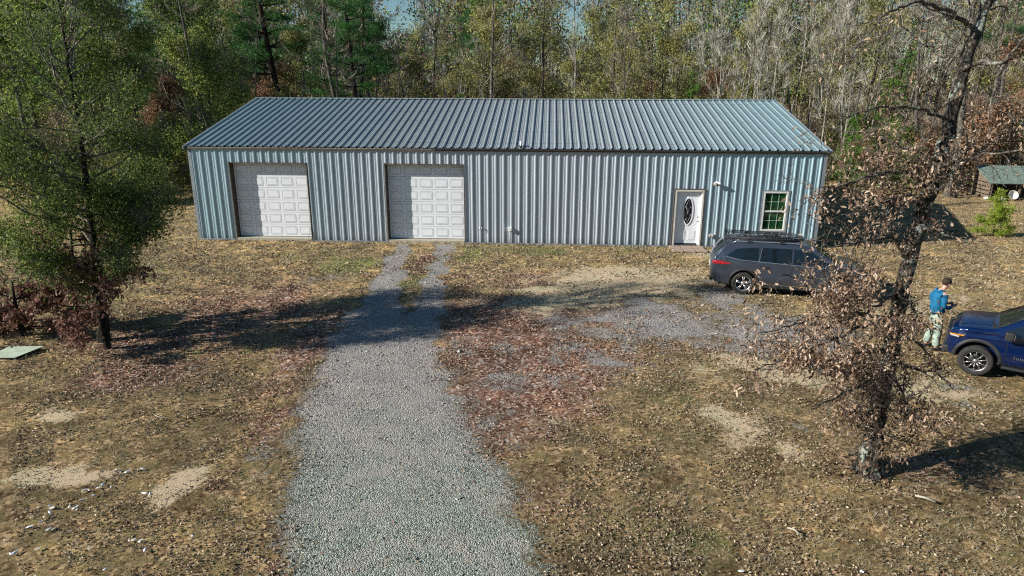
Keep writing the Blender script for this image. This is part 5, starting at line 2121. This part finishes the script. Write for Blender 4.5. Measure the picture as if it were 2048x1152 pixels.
    for x in (-1.35, -.35):
        b = MB()
        b.tube([(x, -.72, 1.75), (x, .72, 1.75)], .016, 6)
        for sg in (1, -1):
            b.box(x - .06, x + .06, sg * .66, sg * .76, 1.72, 1.81, .01)
        b.build('crossbar', CLAD, rack)
    for x in wx:
        for sg in (1, -1):
            wheel(root, x, sg * .855, .375, .235, 5, sg)
    # dark underside and shaft tunnel so nothing shows through the arches
    b = MB()
    b.box(-2.2, 2.2, -.62, .62, .22, .8, .02)
    b.build('underbody', CLAD, root)
    return root


def truck():
    root = empty('pickup_truck', (0, 0, 0), 0, 'dark blue pickup truck entering the right edge, its front wheel in view', 'truck')
    paint = carpaint('deep_blue_paint', (.0015, .014, .075), .4, .18)
    # x forward, front axle at x=0, rear axle at -3.7
    T = [(-4.95, .9), (-4.93, 1.36), (-4.8, 1.40), (-3.05, 1.42), (-2.98, 1.43), (-2.95, 1.86), (-2.8, 1.93), (-2.0, 1.97), (-1.35, 1.95), (-1.1, 1.90), (-.6, 1.56), (-.32, 1.385), (-.2, 1.36), (.3, 1.315), (.52, 1.26), (.66, 1.17), (.73, 1.05), (.77, .8)]
    B = [(-4.95, .6), (-4.6, .45), (.5, .42), (.77, .45)]
    W = [(-4.95, .96), (-4.8, 1.0), (-4.2, 1.01), (-.5, 1.01), (.3, .995), (.5, .96), (.66, .86), (.77, .70)]
    belt = [(-5, 1.33), (-1.0, 1.27), (.77, 1.2)]
    car = Car(T, B, W, belt, .30, .035, .08)
    xs = sorted(set(list(np.linspace(-4.95, .77, 80)) + [p[0] for p in T] + [.76, .75]))
    body = link('body', car.body(xs), root)
    body.data.materials.append(paint)
    cut_arches(body, [(0, .47), (-3.7, .47)], .50, 1.05)
    for x0, x1, nm in ((-2.8, -2.0, 'rear_side_glass'), (-1.9, -.55, 'front_side_glass')):
        if nm == 'front_side_glass':
            s_ = car.strip([(x0, 1.31), (x1, 1.29)], [(x0, 1.82), (-1.25, 1.83), (x1 - .02, 1.42)], .006)
        else:
            s_ = car.strip([(x0, 1.32), (x1, 1.31)], [(x0 + .08, 1.80), (x1, 1.82)], .006)
        add_soup(s_, nm, GLASS, root)
    S = Soup()
    nx, ny = 12, 9
    Vv = []
    for i in range(nx):
        x = -1.08 + (.72) * i / (nx - 1)
        zt = car.top(x)
        wt = car.side(x, zt - .05) * .88
        for j in range(ny):
            q = -1 + 2 * j / (ny - 1)
            Vv.append((x + .006, wt * q, zt + car.crown * (1 - q * q) + .010))
    S.add(Vv, [[i * ny + j, (i + 1) * ny + j, (i + 1) * ny + j + 1, i * ny + j + 1] for i in range(nx - 1) for j in range(ny - 1)])
    add_soup(S, 'windscreen', GLASS, root)
    b = MB()
    b.box(-.36, -.22, -.78, .78, 1.375, 1.402, .006)
    b.build('cowl', CLAD, root)
    # hood scoop lines
    S = Soup()
    Vv = []
    for x in np.linspace(-.2, .5, 10):
        for q in (-.62, -.28, .28, .62):
            Vv.append((x, q * .95, car.top(x) + car.crown * (1 - q * q) + (.026 if abs(q) < .3 else .004)))
    S.add(Vv, [[i * 4 + j, (i + 1) * 4 + j, (i + 1) * 4 + j + 1, i * 4 + j + 1] for i in range(9) for j in range(3)])
    add_soup(S, 'hood', paint, root)
    seam = simple('truck_panel_gap', (.004, .004, .006), .8)
    add_soup(car.strip([(-.35, 1.275), (.6, 1.16)], [(-.35, 1.29), (.6, 1.175)], .004, 16, 2), 'hood_seam', seam, root)
    for x, z0, z1 in ((-.62, .5, 1.27), (-1.95, .5, 1.30), (-2.9, .6, 1.32)):
        add_soup(car.strip([(x, z0), (x + .014, z0)], [(x, z1), (x + .014, z1)], .004, 2, 10), 'door_seam', seam, root)
    # crease lines stamped over the doors
    add_soup(car.strip([(-2.8, .98), (-.62, .96)], [(-2.8, 1.0), (-.62, .98)], .010, 12, 3), 'door_crease', paint, root)
    for x in (0, -3.7):
        arch_trim(root, car, x, .47, .50, .085, CLAD)
    # lamps and front end
    add_soup(car.strip([(.40, 1.00), (.72, .95)], [(.34, 1.13), (.70, 1.09)], .010), 'headlight', DARKALLOY, root)
    add_soup(car.strip([(.38, 1.075), (.71, 1.035)], [(.36, 1.10), (.70, 1.06)], .018), 'running_lamp', AMBER, root)
    add_soup(car.strip([(.48, 1.01), (.70, .99)], [(.48, 1.05), (.70, 1.03)], .016), 'lamp_lens', CLEAR, root)
    b = MB()
    b.box(.70, .795, -.62, .62, .62, 1.10, .03)
    b.build('grille', CLAD, root)
    b = MB()
    b.box(.62, .83, -.78, .78, .44, .66, .05)
    b.build('front_bumper', CLAD, root)
    for sg in (1, -1):
        b = MB()
        b.box(-.72, -.52, sg * 1.10, sg * 1.30, 1.24, 1.46, .04)
        b.tube([(-.62, sg * .98, 1.28), (-.62, sg * 1.12, 1.30)], .03, 6)
        b.build('mirror', CLAD, root)
        b = MB()
        b.box(-.74, -.728, sg * 1.12, sg * 1.28, 1.27, 1.43)
        b.build('mirror_glass', CHROME, root)
        b = MB()
        b.box(-2.95, -.58, sg * 1.0, sg * 1.14, .40, .46, .015)
        b.build('running_board', CLAD, root)
        for x in (-1.75, -2.75):
            b = MB()
            y = car.side(x, 1.12)
            b.tube([(x - .12, sg * (y + .005), 1.12), (x - .10, sg * (y + .04), 1.12), (x + .10, sg * (y + .04), 1.12), (x + .12, sg * (y + .005), 1.12)], .018, 6)
            b.build('door_handle', CHROME, root)
        # chrome badge letters low on the front door
        cu = bpy.data.curves.new('badge', 'FONT')
        cu.body = 'TUNDRA'
        cu.size = .085
        cu.space_character = 1.35
        cu.extrude = .003
        t_ = bpy.data.objects.new('badge', cu)
        COL.objects.link(t_)
        dg = bpy.context.evaluated_depsgraph_get()
        dg.update()
        me = bpy.data.meshes.new_from_object(t_.evaluated_get(dg))
        bpy.data.objects.remove(t_)
        me.materials.append(CHROME)
        o = link('door_badge', me, root)
        o.rotation_euler = (R(90), 0, R(180) if sg > 0 else 0)
        o.location = (-.80, sg * 1.022, .68) if sg > 0 else (-1.25, sg * 1.022, .68)
    b = MB()
    b.box(-4.99, -4.90, -.9, .9, .5, .7, .03)
    b.build('rear_bumper', CHROME, root)
    add_soup(car.strip([(-4.9, 1.0), (-4.72, 1.0)], [(-4.9, 1.3), (-4.72, 1.3)], .010, 4, 4), 'tail_lamp', REDLENS, root)
    for x in (0, -3.7):
        for sg in (1, -1):
            wheel(root, x, sg * .90, .42, .27, 10, sg, False, simple('satin_alloy', (.34, .33, .32), .35, .8, .5, .1))
    b = MB()
    b.box(-4.8, .62, -.68, .68, .38, .95, .02)
    b.build('underbody', CLAD, root)
    return root


sv = suv()
ang = math.atan2(-6.74 + 6.22, 22.56 - 19.97)
f_ = Vector((math.cos(ang), math.sin(ang), 0))
nl_ = Vector((-f_.y, f_.x, 0))
mid = Vector(((19.97 + 22.56) / 2, (-6.22 - 6.74) / 2, 0))
SVS = .91
sv.location = mid + nl_ * (.97 * SVS) + Vector((0, 0, -.01))
sv.rotation_euler = (0, 0, ang)
sv.scale = (SVS,) * 3

tk = truck()
hd = R(147)
TKS = .80
f_ = Vector((math.cos(hd), math.sin(hd), 0))
lf = Vector((-f_.y, f_.x, 0))     # left side faces the camera
tk.location = Vector((23.49, -11.96, 0)) - lf * (1.02 * TKS) + Vector((0, 0, -.01))
tk.rotation_euler = (0, 0, hd)
tk.scale = (TKS,) * 3


# ------------------------------------------------------------------ person
def skinned(name, verts, edges, radii, mat, parent, levels=2, root=0):
    me = bpy.data.meshes.new(name)
    me.from_pydata([tuple(v) for v in verts], edges, [])
    o = link(name, me, parent)
    m_ = o.modifiers.new('skin', 'SKIN')
    m_.branch_smoothing = .6
    for i, r_ in enumerate(radii):
        sv_ = me.skin_vertices[0].data[i]
        sv_.radius = r_ if hasattr(r_, '__len__') else (r_, r_)
        sv_.use_root = i == root
    s_ = o.modifiers.new('sub', 'SUBSURF')
    s_.levels = levels
    s_.render_levels = levels
    bake(o)
    for p in o.data.polygons:
        p.use_smooth = True
    o.data.materials.clear()
    o.data.materials.append(mat)
    return o


def person():
    root = empty('person', (23.37, -10.42, 0), R(2), 'person in blue jacket and pale green trousers looking down at a phone', 'person')
    skin = simple('skin', (.52, .30, .22), .55, 0, .4, .08, 10)
    jac = simple('blue_jacket_cloth', (.006, .115, .23), .8, 0, .3, .3, 7, .5)
    trs = simple('pale_green_trousers', (.30, .37, .31), .85, 0, .2, .22, 6, .6)
    hair = simple('dark_brown_hair', (.028, .018, .012), .7, 0, .3, .4, 30, .5)
    shoe = simple('black_shoe', (.02, .02, .02), .6, 0, .4, .2)
    # body
    v = [(0, 0, .92), (-.01, 0, 1.08), (0, 0, 1.28), (.02, 0, 1.40), (.05, 0, 1.475), (.085, 0, 1.54), (.125, 0, 1.60), (.13, 0, 1.665)]
    e = [(0, 1), (1, 2), (2, 3), (3, 4), (4, 5), (5, 6), (6, 7)]
    r = [(.12, .15), (.11, .13), (.12, .15), (.09, .12), .055, .058, .088, .07]
    n = len(v)
    for sg in (1, -1):
        sh, el, wr, hn = (0.0, sg * .19, 1.39), (-.02, sg * .25, 1.13), (.22, sg * .13, 1.07), (.30, sg * .09, 1.10)
        b0 = len(v)
        v += [sh, el, wr, hn]
        r += [.052, .042, .028, (.036, .02)]
        e += [(3, b0), (b0, b0 + 1), (b0 + 1, b0 + 2), (b0 + 2, b0 + 3)]
        # fingers and thumb closing on the phone
        for k, (dz, L) in enumerate(((.028, .055), (.010, .065), (-.008, .060), (-.026, .048))):
            b1 = len(v)
            v += [(.33, sg * .085, 1.105 + dz), (.33 + L * .6, sg * .075, 1.11 + dz), (.33 + L * .8, sg * .05, 1.115 + dz)]
            r += [.010, .009, .008]
            e += [(b0 + 3, b1), (b1, b1 + 1), (b1 + 1, b1 + 2)]
        b1 = len(v)
        v += [(.31, sg * .06, 1.135), (.335, sg * .04, 1.145)]
        r += [.011, .009]
        e += [(b0 + 3, b1), (b1, b1 + 1)]
        hip, kn, an, to = (0, sg * .09, .86), (.03, sg * .125, .49), (-.02 + (.05 if sg < 0 else -.02), sg * .14, .09), (.14 + (.05 if sg < 0 else -.02), sg * .15, .045)
        b0 = len(v)
        v += [hip, kn, an, to]
        r += [.085, .058, .042, (.035, .03)]
        e += [(0, b0), (b0, b0 + 1), (b0 + 1, b0 + 2), (b0 + 2, b0 + 3)]
    body = skinned('body', v, e, r, skin, root)
    # nose, ears as small bumps of the same surface are below pixel size; model them on the head
    f = MB()
    f.tube([(.205, 0, 1.60), (.235, 0, 1.575), (.215, 0, 1.565)], [.008, .014, .008], 6)
    f.build('nose', skin, root)
    for sg in (1, -1):
        f = MB()
        f.tube([(.105, sg * .082, 1.61), (.10, sg * .095, 1.60), (.11, sg * .085, 1.57)], [.012, .018, .010], 6)
        f.build('ear', skin, root)
    # jacket
    v = [(.01, 0, .84), (0, 0, 1.0), (-.01, 0, 1.16), (-.01, 0, 1.30), (.0, 0, 1.40), (.045, 0, 1.475)]
    r = [(.15, .18), (.148, .178), (.145, .18), (.14, .185), (.11, .165), (.068, .07)]
    e = [(0, 1), (1, 2), (2, 3), (3, 4), (4, 5)]
    for sg in (1, -1):
        b0 = len(v)
        v += [(0.0, sg * .185, 1.375), (-.02, sg * .225, 1.24), (-.02, sg * .24, 1.12), (.09, sg * .20, 1.075), (.21, sg * .135, 1.07)]
        r += [.075, .062, .058, .050, .042]
        e += [(4, b0), (b0, b0 + 1), (b0 + 1, b0 + 2), (b0 + 2, b0 + 3), (b0 + 3, b0 + 4)]
    j = skinned('jacket', v, e, r, jac, root)
    for q in j.data.vertices:
        nz = mnoise(q.co * 9) * .014 + mnoise(q.co * 22) * .006
        q.co += q.normal * nz
    # hood lying on the back
    f = skinned('hood', [(-.06, 0, 1.40), (-.085, .07, 1.43), (-.085, -.07, 1.43), (-.02, .10, 1.47), (-.02, -.10, 1.47)], [(0, 1), (0, 2), (1, 3), (2, 4)], [.035, .035, .035, .03, .03], jac, root)
    # trousers
    v = [(0, 0, .96), (0, 0, .88)]
    r = [(.13, .16), (.135, .165)]
    e = [(0, 1)]
    for sg in (1, -1):
        b0 = len(v)
        o_ = .05 if sg < 0 else -.02
        v += [(0.01, sg * .095, .78), (.035, sg * .12, .50), (.0 + o_ * .5, sg * .135, .28), (-.015 + o_, sg * .14, .11)]
        r += [.115, .092, .085, .085]
        e += [(1, b0), (b0, b0 + 1), (b0 + 1, b0 + 2), (b0 + 2, b0 + 3)]
    t_ = skinned('trousers', v, e, r, trs, root)
    for q in t_.data.vertices:
        q.co += q.normal * (mnoise(q.co * 11) * .014 + mnoise(Vector((q.co.x * 5, q.co.y * 5, q.co.z * 26))) * .010)
    for sg in (1, -1):
        o_ = .05 if sg < 0 else -.02
        skinned('shoe', [(-.07 + o_, sg * .142, .055), (.04 + o_, sg * .145, .055), (.16 + o_, sg * .155, .04)], [(0, 1), (1, 2)], [(.048, .05), (.05, .048), (.045, .032)], shoe, root)
    # hair cap
    h_ = MB()
    bmesh.ops.create_icosphere(h_.bm, subdivisions=3, radius=1, matrix=Matrix.Translation((.105, 0, 1.635)) @ Matrix.Rotation(R(25), 4, 'Y') @ Matrix.Diagonal((.112, .096, .098, 1)))
    dele = [q for q in h_.bm.verts if (q.co.x - .105) * .9 - (q.co.z - 1.635) * .75 > .055]
    bmesh.ops.delete(h_.bm, geom=dele, context='VERTS')
    for q in h_.bm.verts:
        q.co += (q.co - Vector((.105, 0, 1.63))).normalized() * mnoise(q.co * 40) * .010
    for f in h_.bm.faces:
        f.smooth = True
    h_.build('hair', hair, root)
    root.scale = (1.03,) * 3
    ph = MB()
    ph.box(-.04, .04, -.075, .075, -.005, .005, .003)
    o = ph.build('phone', simple('phone_case', (.02, .02, .024), .3, 0, .5, .1))
    o.location = (23.37 + .365, -10.42 + .005, 1.115)
    o.rotation_euler = (0, R(-35), R(2))
    tag(o, 'dark phone held in the hands of the person in blue', 'phone')
    return root


person()

# keep a root of clean transforms
bpy.context.view_layer.update()
